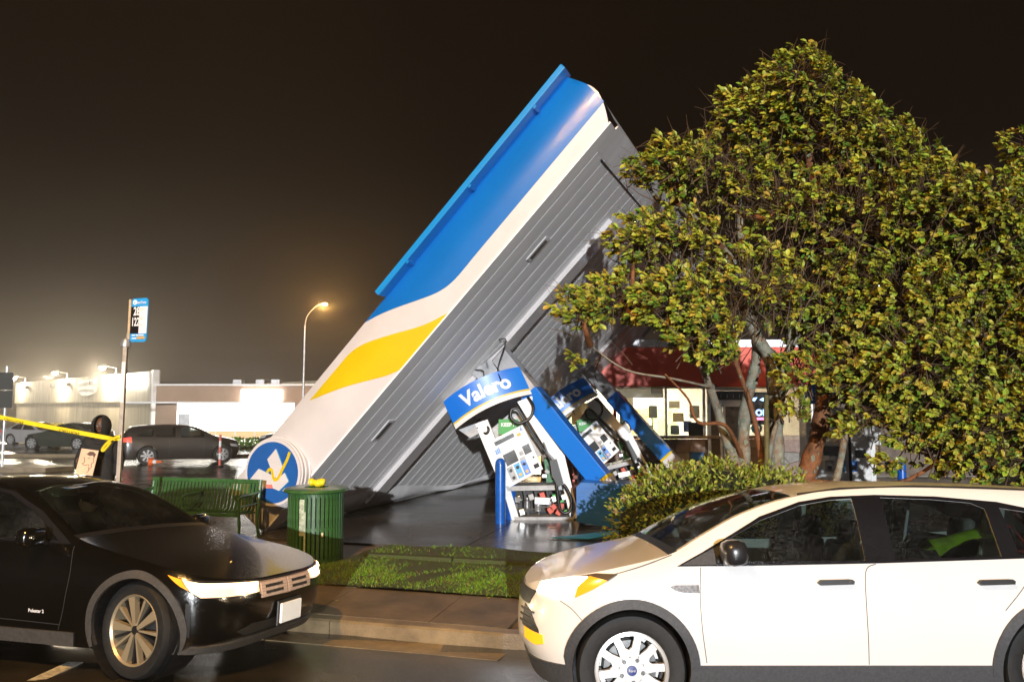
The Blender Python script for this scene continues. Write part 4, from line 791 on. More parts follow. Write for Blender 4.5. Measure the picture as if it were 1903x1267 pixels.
# ---- black fastback car
BPAINT = mat('black_car_paint', (.003,.0026,.0022), .16, coat=.5, noise=(2,.2), drops=(90,.14))
pol = dict(L=4.6, W=.925, a=.62, n=3.4, ar=.55, zb=.19, zc=.352, arch=.385, wr=.352, rim=.258, wheels=(.72,3.455), flare=.025,
    edge=[(0,.70),(.08,.725),(.45,.805),(1.0,.90),(1.38,.985),(1.75,1.175),(2.15,1.345),(2.6,1.405),(3.1,1.385),(3.65,1.26),(4.15,1.10),(4.5,1.02),(4.6,.96)],
    kz=[(.15,.92),(.35,.965),(.6,1.0),(.78,.99),(.92,.955),(1.0,.92),(1.2,.83),(1.4,.72),(1.5,.68)],
    nose=[(.15,.16),(.3,.05),(.42,.01),(.57,.0),(.68,.03),(.78,.10)], tail=[(.15,.12),(.4,0),(.9,.0),(1.4,.1)], crown=[(0,.0),(.4,.01),(1.2,.02),(1.8,.03),(2.4,.05),(4.6,.04)],
    caps=(1.38,2.2,3.3,4.3), windows=[[(1.52,.965),(1.85,1.165),(2.2,1.30),(2.62,1.352),(2.62,.965)], [(2.73,.97),(2.73,1.352),(3.1,1.33),(3.5,1.235),(3.74,1.11),(3.7,1.01)]])
car2, sk = base_car('black_car', 'black fastback car at the left with a lit headlamp and a driver', pol, BPAINT, GLASSD, .07)
car2.rotation_euler = (R(4.4), 0, math.pi - R(15)); 
hubw = Vector((-2.80, 6.02)); ax = Vector((math.cos(R(15)), -math.sin(R(15)))); nn = Vector((math.sin(R(15)), math.cos(R(15))))
nosep = hubw + nn*.90 + ax*.72; car2.location = (nosep.x, nosep.y, -.074)
sk.patch('window_trim', [[(1.40,.945),(1.8,1.175),(2.18,1.325),(2.62,1.378),(3.1,1.36),(3.55,1.255),(3.85,1.12),(3.8,.985),(2.7,.95)]], mat('gloss_black', (.01,.01,.012), .2), car2, .003, .006, holes=pol['windows'])
FL = mat('arch_black', (.05,.045,.04), .5, noise=(40,.3), drops=(120,.3))
for wx in pol['wheels']:
    ring = [(wx + .435*math.cos(t), .352 + .435*math.sin(t)) for t in [R(-20) + R(220)*i/36 for i in range(37)]] + [(wx + .38*math.cos(t), .352 + .38*math.sin(t)) for t in [R(200) - R(220)*i/36 for i in range(37)]]
    sk.patch('arch_trim', [[(x, max(z,.195)) for x, z in ring]], FL, car2, .014, .03)
sk.patch('sill_cladding', [[(1.28,.195),(1.27,.30),(3.18,.30),(3.17,.195)]], FL, car2, .012, .02)
u1, u2 = sk.uy(.40), sk.ux(.60); ue = sk.ux(.30)
sk.patch('headlamp', [[(u1,.605),(u1,.680),(ue-.10,.71),(ue+.03,.735),(ue-.03,.655),(ue-.1,.61),(u1+.12,.60)]], mat('headlamp_glow', (1,.8,.6), .1, coat=1, emit=((1,.58,.26), .8)), car2, .005, .012, step=.04, xz=False)
HOT = mat('headlamp_hot', (1,1,1), .15, emit=((1,.72,.40), 14))
for q in ([(u1+.01,.655),(u1+.01,.674),(ue-.12,.70),(ue-.04,.712),(ue-.12,.682)], [(u1+.03,.612),(u1+.03,.645),(u1+.12,.648),(u1+.12,.612)], [(u1+.15,.616),(u1+.15,.652),(u1+.24,.660),(u1+.24,.622)]): sk.patch('lamp_element', [q], HOT, car2, .010, .008, step=.04, xz=False)
sk.patch('turn_lamp', [[(ue-.02,.66),(ue+.04,.738),(ue+.15,.765),(ue+.04,.69)]], AMBER, car2, .006, .012, step=.04, xz=False)
gp = sk.patch('front_panel', [[(0,.545),(0,.672),(u1-.01,.678),(u1-.01,.59),(u1-.08,.555)]], mat('panel_lamp_tint', (.30,.20,.15), .35, coat=.6), car2, .003, .008, step=.05, xz=False)  # warm light of the facing headlamps put into the panel colour
tl = mat('tile_lamp_tint', (.55,.40,.32), .35, coat=.5)  # tiles carry the same headlamp warmth in their colour
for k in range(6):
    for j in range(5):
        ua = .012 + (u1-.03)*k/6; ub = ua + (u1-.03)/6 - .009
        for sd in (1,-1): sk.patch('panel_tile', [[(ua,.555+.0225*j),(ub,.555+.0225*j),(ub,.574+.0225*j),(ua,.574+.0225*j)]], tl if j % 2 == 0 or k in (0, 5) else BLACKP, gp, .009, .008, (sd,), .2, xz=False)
sk.patch('hood_shut_line', [[(0,.68),(0,.687),(u1,.692),(ue-.02,.733),(ue-.02,.725),(u1,.684)]], BLACKP, car2, .002, .002, step=.08, xz=False)
pl_ = MB().box((-.03,-.02,.40),(.02,.31,.155),None,.006).obj('number_plate', mat('plate_white', (.95,.95,.97), .3, emit=None), car2)
MB().box((-.012,-.02,.40),(.02,.36,.2),None,.01).obj('plate_holder', BLACKP, car2)
sk.patch('lower_grille', [[(0,.30),(0,.37),(.45,.37),(.6,.33),(.5,.29)]], mat('grille_black', (.02,.018,.016), .5), car2, .004, .008, step=.06, xz=False)
sk.patch('air_curtain', [[(.27,.33),(.27,.56),(.30,.57),(.31,.33)]], BLACKP, car2, .003, .004, step=.06)
sk.patch('front_splitter', [[(0,.215),(0,.265),(.5,.265),(.95,.255),(1.1,.21),(.5,.205)]], FL, car2, .02, .03, step=.07, xz=False)
for line in ([(1.36,.93),(1.33,.75),(1.36,.5),(1.42,.31)], [(2.68,.94),(2.66,.7),(2.70,.31)], [(1.4,.35),(2.0,.36),(2.67,.35)]): sk.seam('panel_gap', line, mat('gap_dark', (.03,.03,.03), .4), car2, .006)
sk.patch('door_crease', [[(1.45,.80),(3.4,.835),(3.4,.838),(1.45,.812)]], BPAINT, car2, .006, .006)
for x0 in (2.40,3.3): sk.patch('door_handle', [[(x0,.80),(x0,.825),(x0+.22,.83),(x0+.22,.805)]], BPAINT, car2, .025, .025, step=.05)
v, f = text2d('Polestar 2', .036, .001); v2, f2 = text2d('', .02)
b = MB(); b.add([sk.P(sk.ux(1.62 - p[0]), .44 + p[1], 1, .004) for p in v], f); b.obj('lettering', WHITE, car2)
for s in (1,-1):
    mr = MB().box((1.63, s*1.02, 1.0),(.12,.22,.14),None,.045); mo = mr.obj('door_mirror', BPAINT, car2, 50); MB().tube([(1.62,s*.88,.95),(1.62,s*.97,.97)],.02,8).obj('mirror_stalk', BLACKP, mo)
RIMP = mat('wheel_bronze', (.42,.34,.22), .35, metal=.5)
for i, wx in enumerate(pol['wheels']):
    for s in (1,-1): wheel(car2, wx, s, pol, 'twin', RIMP, R(-12) if i == 0 else 0)
for y in (-.38,.38): seat(car2, 2.25, y, SEATM)
seat(car2, 3.15, 0, SEATM, 'rear_seat', 1.3)
MB().box((1.55,0,.82),(.5,1.4,.18),None,.05).obj('dashboard', mat('dash_grey', (.16,.16,.15), .6), car2)
sw_ = MB().lathe([(.16,-.016),(.185,0),(.16,.016),(.145,0),(.16,-.016)], (0,0,0), 'X', 28).obj('steering_wheel', BLACKP, car2, 50); sw_.location = (1.86,-.38,.93); sw_.rotation_euler = (0,R(-25),0)
MB().tube(spline([(1.50,.3,1.0),(1.8,.1,1.08),(1.9,.0,1.2)],4), .008, 5).obj('wiper', BLACKP, car2)
MB().box((2.1,0,1.33),(.05,.22,.06),None,.02).obj('rear_view_mirror', BLACKP, car2)
for y in (-.66,.66): headlight_lamp(car2, (-.05,y,.60), (-1,0,-.1), 40)
# ---- cars across the street
def far_car(name, label, paint, loc, rz, sc_=1, sedan=True, tail=False):
    sp = dict(pol, edge=[(0,.68),(.3,.78),(1.0,.9),(1.35,.96),(1.85,1.22),(2.25,1.36),(2.7,1.40),(3.2,1.33),(3.7,1.1),(3.9,1.02),(4.5,.97),(4.6,.9)], caps=(1.35,2.2,3.2,3.85), n=2.6,
              windows=[[(1.6,.965),(1.9,1.15),(2.2,1.28),(2.6,1.33),(2.6,.965)], [(2.7,.965),(2.7,1.33),(3.1,1.29),(3.45,1.13),(3.5,1.0)]]) if sedan else dict(suv, windows=suv['windows'])
    root, k = base_car(name, label, sp, paint, GLASSF, .16, True, group='cars across the street')
    root.location = loc; root.rotation_euler = (0,0,rz); root.scale = (sc_,)*3
    for wx in sp['wheels']:
        for s in (1,-1): wheel(root, wx, s, sp, 'plain', mat('far_rim', (.5,.5,.5), .35, metal=.4), low=True)
    k.patch('headlamp', [[(.1,.60),(.1,.70),(.45,.76),(.4,.66)]], mat('lamp_off', (.5,.5,.5), .1), root, .006, .01, step=.1)
    k.patch('tail_lamp', [[(4.2,.78),(4.2,.90),(4.5,.92),(4.5,.80)] if sedan else [(3.95,.88),(3.97,1.05),(4.3,1.02),(4.3,.88)]], mat('tail_on', (.6,.02,.02), .2, emit=((1,.04,.02), 1.6 if tail else .4)) if not tail else mat('tail_bright', (.6,.02,.02), .2, emit=((1,.05,.03), 3)), root, .006, .01, step=.1)
    for q in ([(1.42,.93),(1.40,.6),(1.44,.3)], [(2.66,.94),(2.64,.6),(2.66,.3)]): k.seam('panel_gap', q, SEAMM, root, .008)
    return root
far_car('silver_car', 'silver saloon car parked across the street at the far left', mat('silver_paint', (.42,.40,.40), .35, metal=.4, coat=.6), (-26.9*1.02, 48.5*1.02, ground(49.5)+.11), R(180-16), 1.0)
far_car('dark_crossover', 'dark crossover with red tail lamp stopped in the street behind the bus stop pole', mat('dark_paint', (.016,.012,.010), .35, coat=.5), (-11.1, 32.6, ground(31)), R(180+26), 1.0, False, True)
far_car('dark_car', 'dark car across the street, half hidden behind the fallen canopy emblem', mat('dark_paint2', (.02,.02,.022), .3, coat=.8), (-13.4, 42.6, ground(42)+.11), R(8), 1.0)
far_car('parked_dark_car', 'dark car parked across the street behind the hooded person', mat('dark_paint3', (.02,.03,.025), .3, coat=.8), (-26.2, 43.8, ground(43.8)+.11), R(-10), 1.0)
# ------------------------------------------------------------------ street furniture
# bench, facing the street
t = thing('bench', 'green slatted metal bench at the bus stop', 'bench', tuple(K(-3.93, 3.30, .06)), (0, 0, -PSI)); BL = 1.86
def bprof(v):   # seat front to back top
    p = spline([(0,-.44,.40),(0,-.42,.43),(0,-.2,.41),(0,-.05,.415),(0,.02,.47),(0,.05,.6),(0,.10,.82)], 3); return p
pr = bprof(0); sl = MB(); wd = .019
for s in (-1, 1): pass
bm_ = MB(); n = len(pr)
for i, p in enumerate(pr): bm_.v += [(-wd, p.y, p.z), (wd, p.y, p.z), (wd, p.y+.006, p.z-.012), (-wd, p.y+.006, p.z-.012)]
for i in range(n-1):
    for k in range(4): bm_.f.append((i*4+k, i*4+(k+1)%4, (i+1)*4+(k+1)%4, (i+1)*4+k))
bm_.f += [(3,2,1,0), (n*4-4,n*4-3,n*4-2,n*4-1)]
sm = bm_.mesh('slat', GREEN)
for k in range(30):
    o = link('slat', sm, t); o.location = (-BL/2 + .05 + (BL-.1)*k/29, 0, 0)
MB().box((0,.10,.835),(BL,.045,.06),None,.012).obj('top_rail', GREEN, t); MB().box((0,-.435,.41),(BL,.03,.05),None,.01).obj('front_rail', GREEN, t); MB().box((0,-.03,.40),(BL,.04,.03)).obj('under_rail', GREEN, t)
for x in (-BL/2, 0, BL/2):
    if x: 
        MB().tube(spline([(x,.12,.86),(x,.06,.5),(x,.05,.2),(x,.12,0)],4), .026, 8).obj('leg', GREEN, t, 40); MB().tube(spline([(x,-.38,.0),(x,-.40,.3),(x,-.42,.6),(x,-.40,.66)],4), .022, 8).obj('leg', GREEN, t, 40)
    MB().tube(spline([(x,-.44,.62),(x,-.38,.665),(x,-.1,.67),(x,.08,.70)],4), .024, 8).obj('armrest', GREEN, t, 40); MB().tube([(x,-.42,.44),(x,-.42,.63)], .016, 8).obj('armrest_post', GREEN, t)
    MB().tube([(x,-.4,.52),(x,.06,.53)], .012, 6).obj('side_bar', GREEN, t)
# litter bin
tc_ = (-2.50, 10.30, .035); t = thing('litter_bin', 'round green slatted steel litter bin on the pavement', 'bin', tc_)
sm = MB().box((0,0,.46),(.010,.040,.84),None,.003).mesh('slat', GREEN)
for k in range(40):
    a = 2*math.pi*k/40; o = link('slat', sm, t); o.location = (.345*math.cos(a), .345*math.sin(a), 0); o.rotation_euler = (0,0,a)
for z in (.06,.45,.86): MB().lathe([(.335,z-.02),(.340,z-.02),(.340,z+.02),(.335,z+.02),(.335,z-.02)], (0,0,0), 'Z', 40).obj('hoop', GREEN, t, 40)
MB().lathe([(.15,.925),(.155,.945),(.30,.955),(.40,.93),(.415,.905),(.405,.89),(.36,.885),(.33,.88)], (0,0,0), 'Z', 48).obj('lid', GREEN, t, 40)
MB().lathe([(.30,.84),(.31,.1),(.0,.08)], (0,0,0), 'Z', 28).obj('liner', mat('liner_black', (.015,.015,.014), .5), t, 40)
MB().lathe([(.345,.04),(.36,.02),(.355,.0),(.0,.0)], (0,0,0), 'Z', 36).obj('base_ring', GREEN, t, 40)
b = MB(); b.box((-.09,-.345,.60),(.06,.01,.44)); b.box((-.05,-.349,.42),(.018,.01,.5)); b.obj('paint_streak', mat('pale_scuff', (.35,.4,.28), .5, noise=(18,.6)), t)
MB().box((.16,-.322,.39),(.022,.008,.05),(0,0,R(25))).obj('sticker', mat('sticker_cream', (.75,.65,.35), .5), t)
MB().box((-.07,-.3,.30),(.004,.004,.004)).obj('rivet', STEEL, t)
o = MB().tube(spline([(-.10,0,.045),(-.07,0,.05),(-.03,.01,.042),(0,0,.035),(.03,.01,.042),(.07,0,.05),(.1,0,.045)],4), [.03,.045,.05,.052,.053,.05,.045,.042,.04,.04,.04,.042,.045,.05,.053,.052,.052,.05,.05,.05,.048,.045,.042,.036,.03][:25], 12).obj('tape_roll', mat('tape_yellow', (.85,.68,.02), .4, bump=(25,.5)), None, 60); o.location = (tc_[0]+.02, tc_[1]-.05, tc_[2]+.955); tag(o, 'crumpled roll of yellow caution tape on the bin lid', 'tape roll')
# bus stop pole and sign
px_, py_ = -5.34, 10.9
t = thing('bus_stop_sign', 'bus stop pole with blue and white route sign 28 and 122', 'bus stop', (px_, py_, .08), (0, R(.8), 0))
MB().box((0,0,1.38),(.055,.055,2.76),None,.006).obj('pole', mat('pole_galv', (.45,.38,.30), .45, metal=.4, noise=(8,.3)), t); MB().lathe([(0,.12),(.05,.1),(.07,.04),(.07,0)], (0,0,2.74),'Z',16).obj('pole_cap', GREYMETAL, t, 40)
MB().box((0,-.03,2.25),(.05,.006,.55)).obj('white_sleeve', WHITE, t)
MB().box((.035,0,3.06),(.035,.035,.66),None,.005).obj('sign_post', mat('post_tan', (.5,.36,.2), .5, noise=(12,.2)), t); MB().tube([(-.01,0,2.8),(.03,0,2.98)],.012,6).obj('brace', GREYMETAL, t)
s = link('sign_panel', None, t); s.location = (.055, -.01, 2.80); s.rotation_euler = (0,0,R(-22))
SBL = mat('transit_blue', (.02,.33,.75), .4); SW = mat('sign_white', (.9,.88,.84), .4); W_, H_ = .30, .60
def plate(name, x0, x1, z0, z1, y, m, parent=s): return MB().box(((x0+x1)/2, y, (z0+z1)/2), (x1-x0, .004, z1-z0)).obj(name, m, parent)
MB().prism([(0,.03),(.03,0),(W_-.03,0),(W_,.03),(W_,H_-.03),(W_-.03,H_),(.03,H_),(0,H_-.03)], lambda p: (p[0],.012,p[1]), lambda p: (p[0],0,p[1])).obj('blue_panel', SBL, s, fixn=True)
plate('black_field', .004,.155,.115,.485,-.003,SCR); plate('white_field', .157,W_-.002,.115,.485,-.003,SW); plate('red_line', .154,.158,.115,.485,-.0046,mat('thin_red',(.5,.03,.12),.5))
TW = mat('sign_text_white', (.9,.9,.9), .4)
lettering('lettering', '28', .16, TW, s, lambda p: (p[0]*.72+.108,-.0065,p[1]+.415), .004); lettering('lettering', '122', .16, TW, s, lambda p: (p[0]*.62+.093,-.0065,p[1]+.27), .004)
lettering('lettering', 'samTrans', .052, TW, s, lambda p: (p[0]*.8+.19,-.0065,p[1]+.54), .001)
MB().lathe([(0,-.006),(.034,-.006),(.036,0)], (.065,0,.545),'Y',24).obj('round_logo', TW, s); MB().box((.065,-.008,.535),(.022,.003,.014)).obj('logo_bus', SBL, s)
for k, (x, z, wd) in enumerate(((.045,.092,.06),(.115,.092,.05),(.19,.092,.08),(.06,.05,.08))): plate('small_print', x-wd/2+.02, x+wd/2+.02, z-.008, z+.008, -.003, TW)
plate('number_strip', .13, .275, .038, .072, -.003, mat('strip_amber', (.65,.38,.1), .5))
for k, (z, wd) in enumerate(((.45,.08),(.43,.04),(.33,.07),(.31,.05),(.23,.05))): plate('small_print', .168,.168+wd,z-.004,z+.004,-.0055,mat('print_tan',(.6,.5,.35),.6))
# caution tape
CT = mat('caution_tape', (.85,.66,.02), .35, coat=.4)
ta, tb = Vector((px_-.02, py_-.045, 1.555)), Vector((-9.3, 11.5, 2.27))
def tp(u, v):
    p = ta.lerp(tb, u); tw = R(20)*math.sin(5*u) + R(55)*max(0, .06-u)/.06; return p + Vector((0, math.sin(tw)*(v-.5)*.06, math.cos(tw)*(v-.5)*.06 - .1*u*(1-u)))
tape = MB().grid(lambda u, v: tp(u, v), 80, 2).obj('caution_tape', CT, None, 60); tag(tape, 'yellow caution tape tied to the bus stop pole, running off to the left', 'tape')
v, f = text2d('CAUTION', .07, .001); TB = mat('tape_black', (.01,.01,.01), .5); LT_ = (tb-ta).length
for k, uo in enumerate((.72, 1.6, 2.5, 3.4)):
    for dy in (-.004, .004): 
        b = MB(); b.add([tp((uo - p[0])/LT_ if dy < 0 else (uo - p[0])/LT_, .5 + (p[1]*-1 - .02)/.075*.9) + Vector((0, dy, 0)) for p in v], f)
        if dy < 0: b.obj('lettering', TB, tape)
kn = MB().tube(spline([(px_+.04,py_-.05,1.6),(px_-.05,py_-.06,1.57),(px_-.14,py_-.06,1.5),(px_-.2,py_-.05,1.42),(px_-.17,py_-.05,1.41),(px_-.08,py_-.06,1.52)],4), .02, 6); kn.obj('knot', CT, tape, 60)
MB().box((px_,py_,1.575),(.066,.066,.075),None,.008).obj('wrap', CT, tape)
# road sign seen from behind, far left
t = thing('road_sign', 'two dark sign boards seen from behind on a post at the left edge', 'road sign', (-17.0, 26.8, ground(26.8)+.14))
MB().tube([(0,0,0),(0,0,3.35)], .045, 8).obj('post', GREYMETAL, t); 
SBK = mat('sign_back', (.05,.05,.045), .5, metal=.3)
MB().box((-.05,-.05,2.85),(.62,.015,.58),None,.005).obj('board', SBK, t); MB().box((-.05,-.05,2.24),(.62,.015,.58),None,.005).obj('board', SBK, t); 
t = thing('delineator_post', 'thin red and white delineator post in the street beside the dark crossover', 'post', (-10.55, 29.0, ground(29)))
MB().cyl((0,0,.0),(0,0,.06),.16,.12,16).obj('base', BLACKP, t)
for k in range(5): MB().cyl((0,0,.06+.22*k),(0,0,.28+.22*k),.045,n=12).obj('band', mat('delineator_red',(.6,.12,.08),.5) if k % 2 == 0 else mat('delineator_white',(.7,.68,.65),.5), t)
def cone(loc, lean, label, s_=1):
    t = thing('traffic_cone', label, 'traffic cone', loc, lean, 'traffic cones'); OR = mat('cone_orange',(.8,.16,.04),.5); t.scale = (s_,)*3
    MB().box((0,0,.015),(.36,.36,.03),None,.01).obj('base', OR, t); MB().lathe([(.14,.03),(.085,.28),(.03,.66),(0,.67)],(0,0,0),'Z',20).obj('cone_body', OR, t, 40); MB().lathe([(.108,.20),(.077,.36)],(0,0,0),'Z',20).obj('reflective_band', WHITE, t)
cone((-13.3, 29.6, ground(29.6)+.16), (R(90),0,R(70)), 'orange traffic cone knocked over beside the dark crossover wheel', .8)
cone((-18.0, 26.9, ground(26.9)+.14), (0,0,0), 'orange traffic cone by the road sign at the left edge', 1.1)
# roadside wet leaves
rl = random.Random(9)
for k, (s_, d_) in enumerate(((1.25,1.10),(1.42,1.09),(1.62,1.07),(-.9,1.35),(-.25,.62))):
    o = MB().add([(-.03,0,.002),(0,-.014,.006),(.035,0,.002),(0,.014,.006)], [(0,1,2,3)]).obj('fallen_leaf', mat('leaf_yellow', (.5,.42,.05), .5)); z = pz(d_)+.003 if d_ < 1.15 else soilz(s_, d_)+.012; o.location = K(s_, d_, z); o.rotation_euler = (R(rl.uniform(-15,15)),R(rl.uniform(-15,15)),rl.uniform(0,6)); tag(o, 'small yellow fallen leaf, ' + ['leftmost of the three where pavement meets grass by the SUV', 'middle one of the three where pavement meets grass by the SUV', 'rightmost of the three where pavement meets grass by the SUV', 'alone on the verge near the litter bin', 'alone on the bare pavement'][k], 'leaf', 'fallen leaves on the verge')

# ------------------------------------------------------------------ people
SKINM = mat('skin_brown', (.11,.055,.032), .5, noise=(30,.15)); CLOTH = mat('black_hoodie', (.014,.013,.013), .85, noise=(25,.4), bump=(60,.3)); JEANS = mat('dark_jeans', (.02,.022,.03), .8)
def skinned(name, verts, edges, radii, m, parent=None, sub=2, root=0):
    me = bpy.data.meshes.new(name); me.from_pydata(verts, edges, []); o = link(name, me)
    md = o.modifiers.new('skin', 'SKIN'); md.use_smooth_shade = True
    for i, r in enumerate(radii):
        sv = me.skin_vertices[0].data[i]; sv.radius = r if isinstance(r, tuple) else (r, r); sv.use_root = (i == root)
    s2 = o.modifiers.new('sub', 'SUBSURF'); s2.levels = sub; s2.render_levels = sub
    nm = evalmesh(o, name); bpy.data.objects.remove(o); nm.materials.clear(); nm.materials.append(m); nm.shade_smooth(); return link(name, nm, parent)
def hand(root, wrist, d, up, m, curl=.6, s_=1):
    """palm with four fingers and a thumb; d: towards the fingertips, up: back of the hand"""
    d = Vector(d).normalized(); up = Vector(up).normalized(); sd = d.cross(up); w0 = Vector(wrist); V = [w0, w0 + d*.05*s_, w0 + d*.085*s_]; E = [(0,1),(1,2)]; Rr = [(.022*s_,.03*s_),(.018*s_,.04*s_),(.014*s_,.038*s_)]
    h = skinned('hand', V, E, Rr, m, root, 2)
    for k in range(4):
        b0 = w0 + d*.08*s_ + sd*(-.03+.02*k)*s_; L_ = (.078,.086,.08,.062)[k]*s_; pts = [b0]; a = .15
        for j in range(3): a += curl; pts.append(pts[-1] + (d*math.cos(a) - up*math.sin(a))*L_*(.42,.32,.26)[j])
        skinned('finger', pts, [(0,1),(1,2),(2,3)], [.0095*s_,.0095*s_,.0088*s_,.007*s_], m, h, 1)
    b0 = w0 + d*.03*s_ - sd*.03*s_; skinned('thumb', [b0, b0 + (d*.5 - sd*.8)*.035*s_, b0 + (d*.9 - sd*.7)*.055*s_ - up*.02*s_, b0 + (d*1.2 - sd*.3)*.07*s_ - up*.04*s_], [(0,1),(1,2),(2,3)], [.012*s_,.011*s_,.010*s_,.008*s_], m, h, 1)
    return h
def head(root, c, m, s_=1, rot=(0,0,0), mask=None):
    """face towards local -Y"""
    M = Euler(rot).to_matrix(); c = Vector(c); b = MB()
    def fn(u, v):
        th = 2*math.pi*u; ph = math.pi*v; x = math.sin(ph)*math.sin(th); y = -math.sin(ph)*math.cos(th); z = math.cos(ph)
        w_ = .076*(1 - .22*max(0,-z)**1.5); p = Vector((x*w_, y*.095 + (.01 if y > 0 else 0), z*.118)); f = max(0, -y)**3
        if f > 0:
            p.y -= f*(.022*math.exp(-((z+.08)/.16)**2)*math.exp(-(x/.16)**2)); p.y += f*.010*math.exp(-((z-.1)/.08)**2)*math.exp(-((abs(x)-.36)/.16)**2); p.y -= f*.006*math.exp(-((z+.48)/.08)**2)*math.exp(-(x/.3)**2)
            p.y -= f*.008*math.exp(-((z+.85)/.15)**2)
        return c + M @ (p*s_)
    b.grid(fn, 36, 24); h = b.obj('head', m, root, 80)
    for sx_ in (-1,1):
        MB().lathe([(0,-.011),(.008,-.008),(.011,0),(.008,.008),(0,.011)], tuple(c + M @ Vector((sx_*.029,-.082,.012))*s_), 'Y', 10).obj('eye', mat('eye_white',(.6,.58,.55),.2), h, 60); MB().lathe([(0,-.006),(.006,-.003),(.006,.003)], tuple(c + M @ Vector((sx_*.029,-.0915,.012))*s_), 'Y', 8).obj('iris', BLACKP, h)
        skinned('ear', [c + M @ Vector((sx_*.074,.012,.03))*s_, c + M @ Vector((sx_*.084,.022,.01))*s_, c + M @ Vector((sx_*.074,.01,-.03))*s_], [(0,1),(1,2)], [.013,.014,.008], m, h, 1)
    MB().box(tuple(c + M @ Vector((0,-.096,-.055))*s_),(.045,.012,.012),None,.005).obj('mouth', mat('lips',(.16,.06,.045),.5), h); MB().box(tuple(c + M @ Vector((0,-.088,.036))*s_),(.085,.006,.008),None,.002).obj('eyebrows', BLACKP, h)
    return h
# hooded person behind the black car
per = thing('person', 'person in a black hoodie standing behind the black car holding up a picture', 'person', (-5.86, 11.45, .08), (0,0,R(8)))
V = [(0,0,.96),(0,0,1.12),(0,0,1.30),(0,.0,1.43),(0,-.01,1.54), (.17,.01,1.42),(.25,.02,1.18),(.235,-.06,.93), (-.17,.01,1.42),(-.27,-.01,1.17),(-.235,-.2,1.07), (.095,0,.9),(.11,-.01,.5),(.11,.02,.1),(.115,-.10,.05), (-.095,0,.9),(-.11,-.01,.5),(-.11,.02,.1),(-.115,-.10,.05)]
E_ = [(0,1),(1,2),(2,3),(3,4),(3,5),(5,6),(6,7),(3,8),(8,9),(9,10),(0,11),(11,12),(12,13),(13,14),(0,15),(15,16),(16,17),(17,18)]
RD = [(.19,.15),(.205,.16),(.22,.155),(.13,.11),.065,.095,.085,.055,.095,.085,.062,.115,.08,.06,.045,.115,.08,.06,.045]
skinned('body', V, E_, RD, CLOTH, per, 2)
head(per, (0,-.03,1.645), SKINM, 1.0, (R(12),0,0))
def hood(u, v):
    th = R(-158) + R(316)*u + math.pi/2*0; ph = v; a = math.pi*v*.98
    x = math.sin(a)*math.sin(th); y = -math.sin(a)*math.cos(th + math.pi) if False else math.sin(a)*math.cos(th); z = math.cos(a)
    return Vector((x*.132, -.035 + y*.155, 1.64 + z*.165 - .02*(v > .8)))
MB().grid(hood, 30, 18).obj('hood', CLOTH, per, 80)
MB().tube(spline([(.09,-.10,1.50),(.10,-.07,1.44),(0,-.11,1.40),(-.10,-.07,1.44),(-.09,-.10,1.50)],4), .03, 8).obj('collar', CLOTH, per, 60)
hand(per, (-.215,-.255,1.10), (.35,-.35,.75), (-.5,-.8,.1), SKINM, .5)
hand(per, (.235,-.07,.9), (0,-.1,-1), (.8,-.3,0), SKINM, .3)
pic = thing('picture_sheet', 'cream sheet with a sketched face held by the hooded person', 'picture', (-5.87, 11.10, 1.235), (R(-8), R(9), R(12)))
MB().box((0,0,0),(.225,.008,.35),None,.003).obj('sheet', mat('sheet_cream', (.72,.46,.28), .6, noise=(3,.15)), pic)
INK = mat('ink_brown', (.10,.035,.02), .6); SK = [[(.02,.12),(.05,.14),(.08,.10),(.07,.05),(.085,.02),(.06,-.02),(.07,-.06),(.04,-.10)], [(-.03,.10),(.0,.13),(.04,.11)], [(.0,.05),(.03,.06)], [(-.06,-.02),(-.02,-.05),(.02,-.03),(.04,-.05)], [(.03,-.06),(.05,-.1),(.03,-.14)], [(-.05,.06),(-.03,.0),(-.05,-.03)]]
for q in SK: MB().tube(spline([(x,-.006,z) for x, z in q],4), .0035, 5).obj('ink_stroke', INK, pic)
MB().prism([(-.02,.10),(.0,.145),(.05,.15),(.09,.12),(.075,.07),(.05,.10),(.02,.085)], lambda p: (p[0],-.0055,p[1]), lambda p: (p[0],-.003,p[1])).obj('ink_hair', INK, pic, fixn=True)
# driver in the black car
drv = thing('person', 'driver in dark clothes sitting at the wheel of the black car', 'person'); drv.location = car2.location; drv.rotation_euler = car2.rotation_euler
dx, dy = 2.33, -.38
V = [(dx,dy,.62),(dx+.05,dy,.80),(dx+.1,dy,1.0),(dx+.11,dy,1.10), (dx+.06,dy-.17,1.02),(dx-.12,dy-.21,.86),(dx-.36,dy-.13,.95), (dx+.06,dy+.17,1.02),(dx-.12,dy+.21,.86),(dx-.36,dy+.13,.95), (dx-.08,dy-.1,.62),(dx-.46,dy-.1,.66),(dx-.62,dy-.1,.44), (dx-.08,dy+.1,.62),(dx-.46,dy+.1,.66),(dx-.62,dy+.1,.44)]
skinned('body', V, [(0,1),(1,2),(2,3),(2,4),(4,5),(5,6),(2,7),(7,8),(8,9),(0,10),(10,11),(11,12),(0,13),(13,14),(14,15)], [(.15,.14),(.16,.13),(.15,.11),.055,.08,.06,.04,.08,.06,.04,.09,.07,.05,.09,.07,.05], CLOTH, drv, 2)
SK2 = mat('skin_warm', (.42,.20,.12), .5); hd_ = head(drv, (dx+.08,dy,1.20), SK2, 1.0, (0,0,R(-90)))
MB().grid(lambda u, v: Vector((dx+.095 + .105*math.sin(v*1.75)*math.cos(6.283*u), dy + .085*math.sin(v*1.75)*math.sin(6.283*u), 1.215 + .118*math.cos(v*1.75))), 24, 10).obj('hair', mat('hair_dark', (.012,.01,.008), .6), drv, 60)
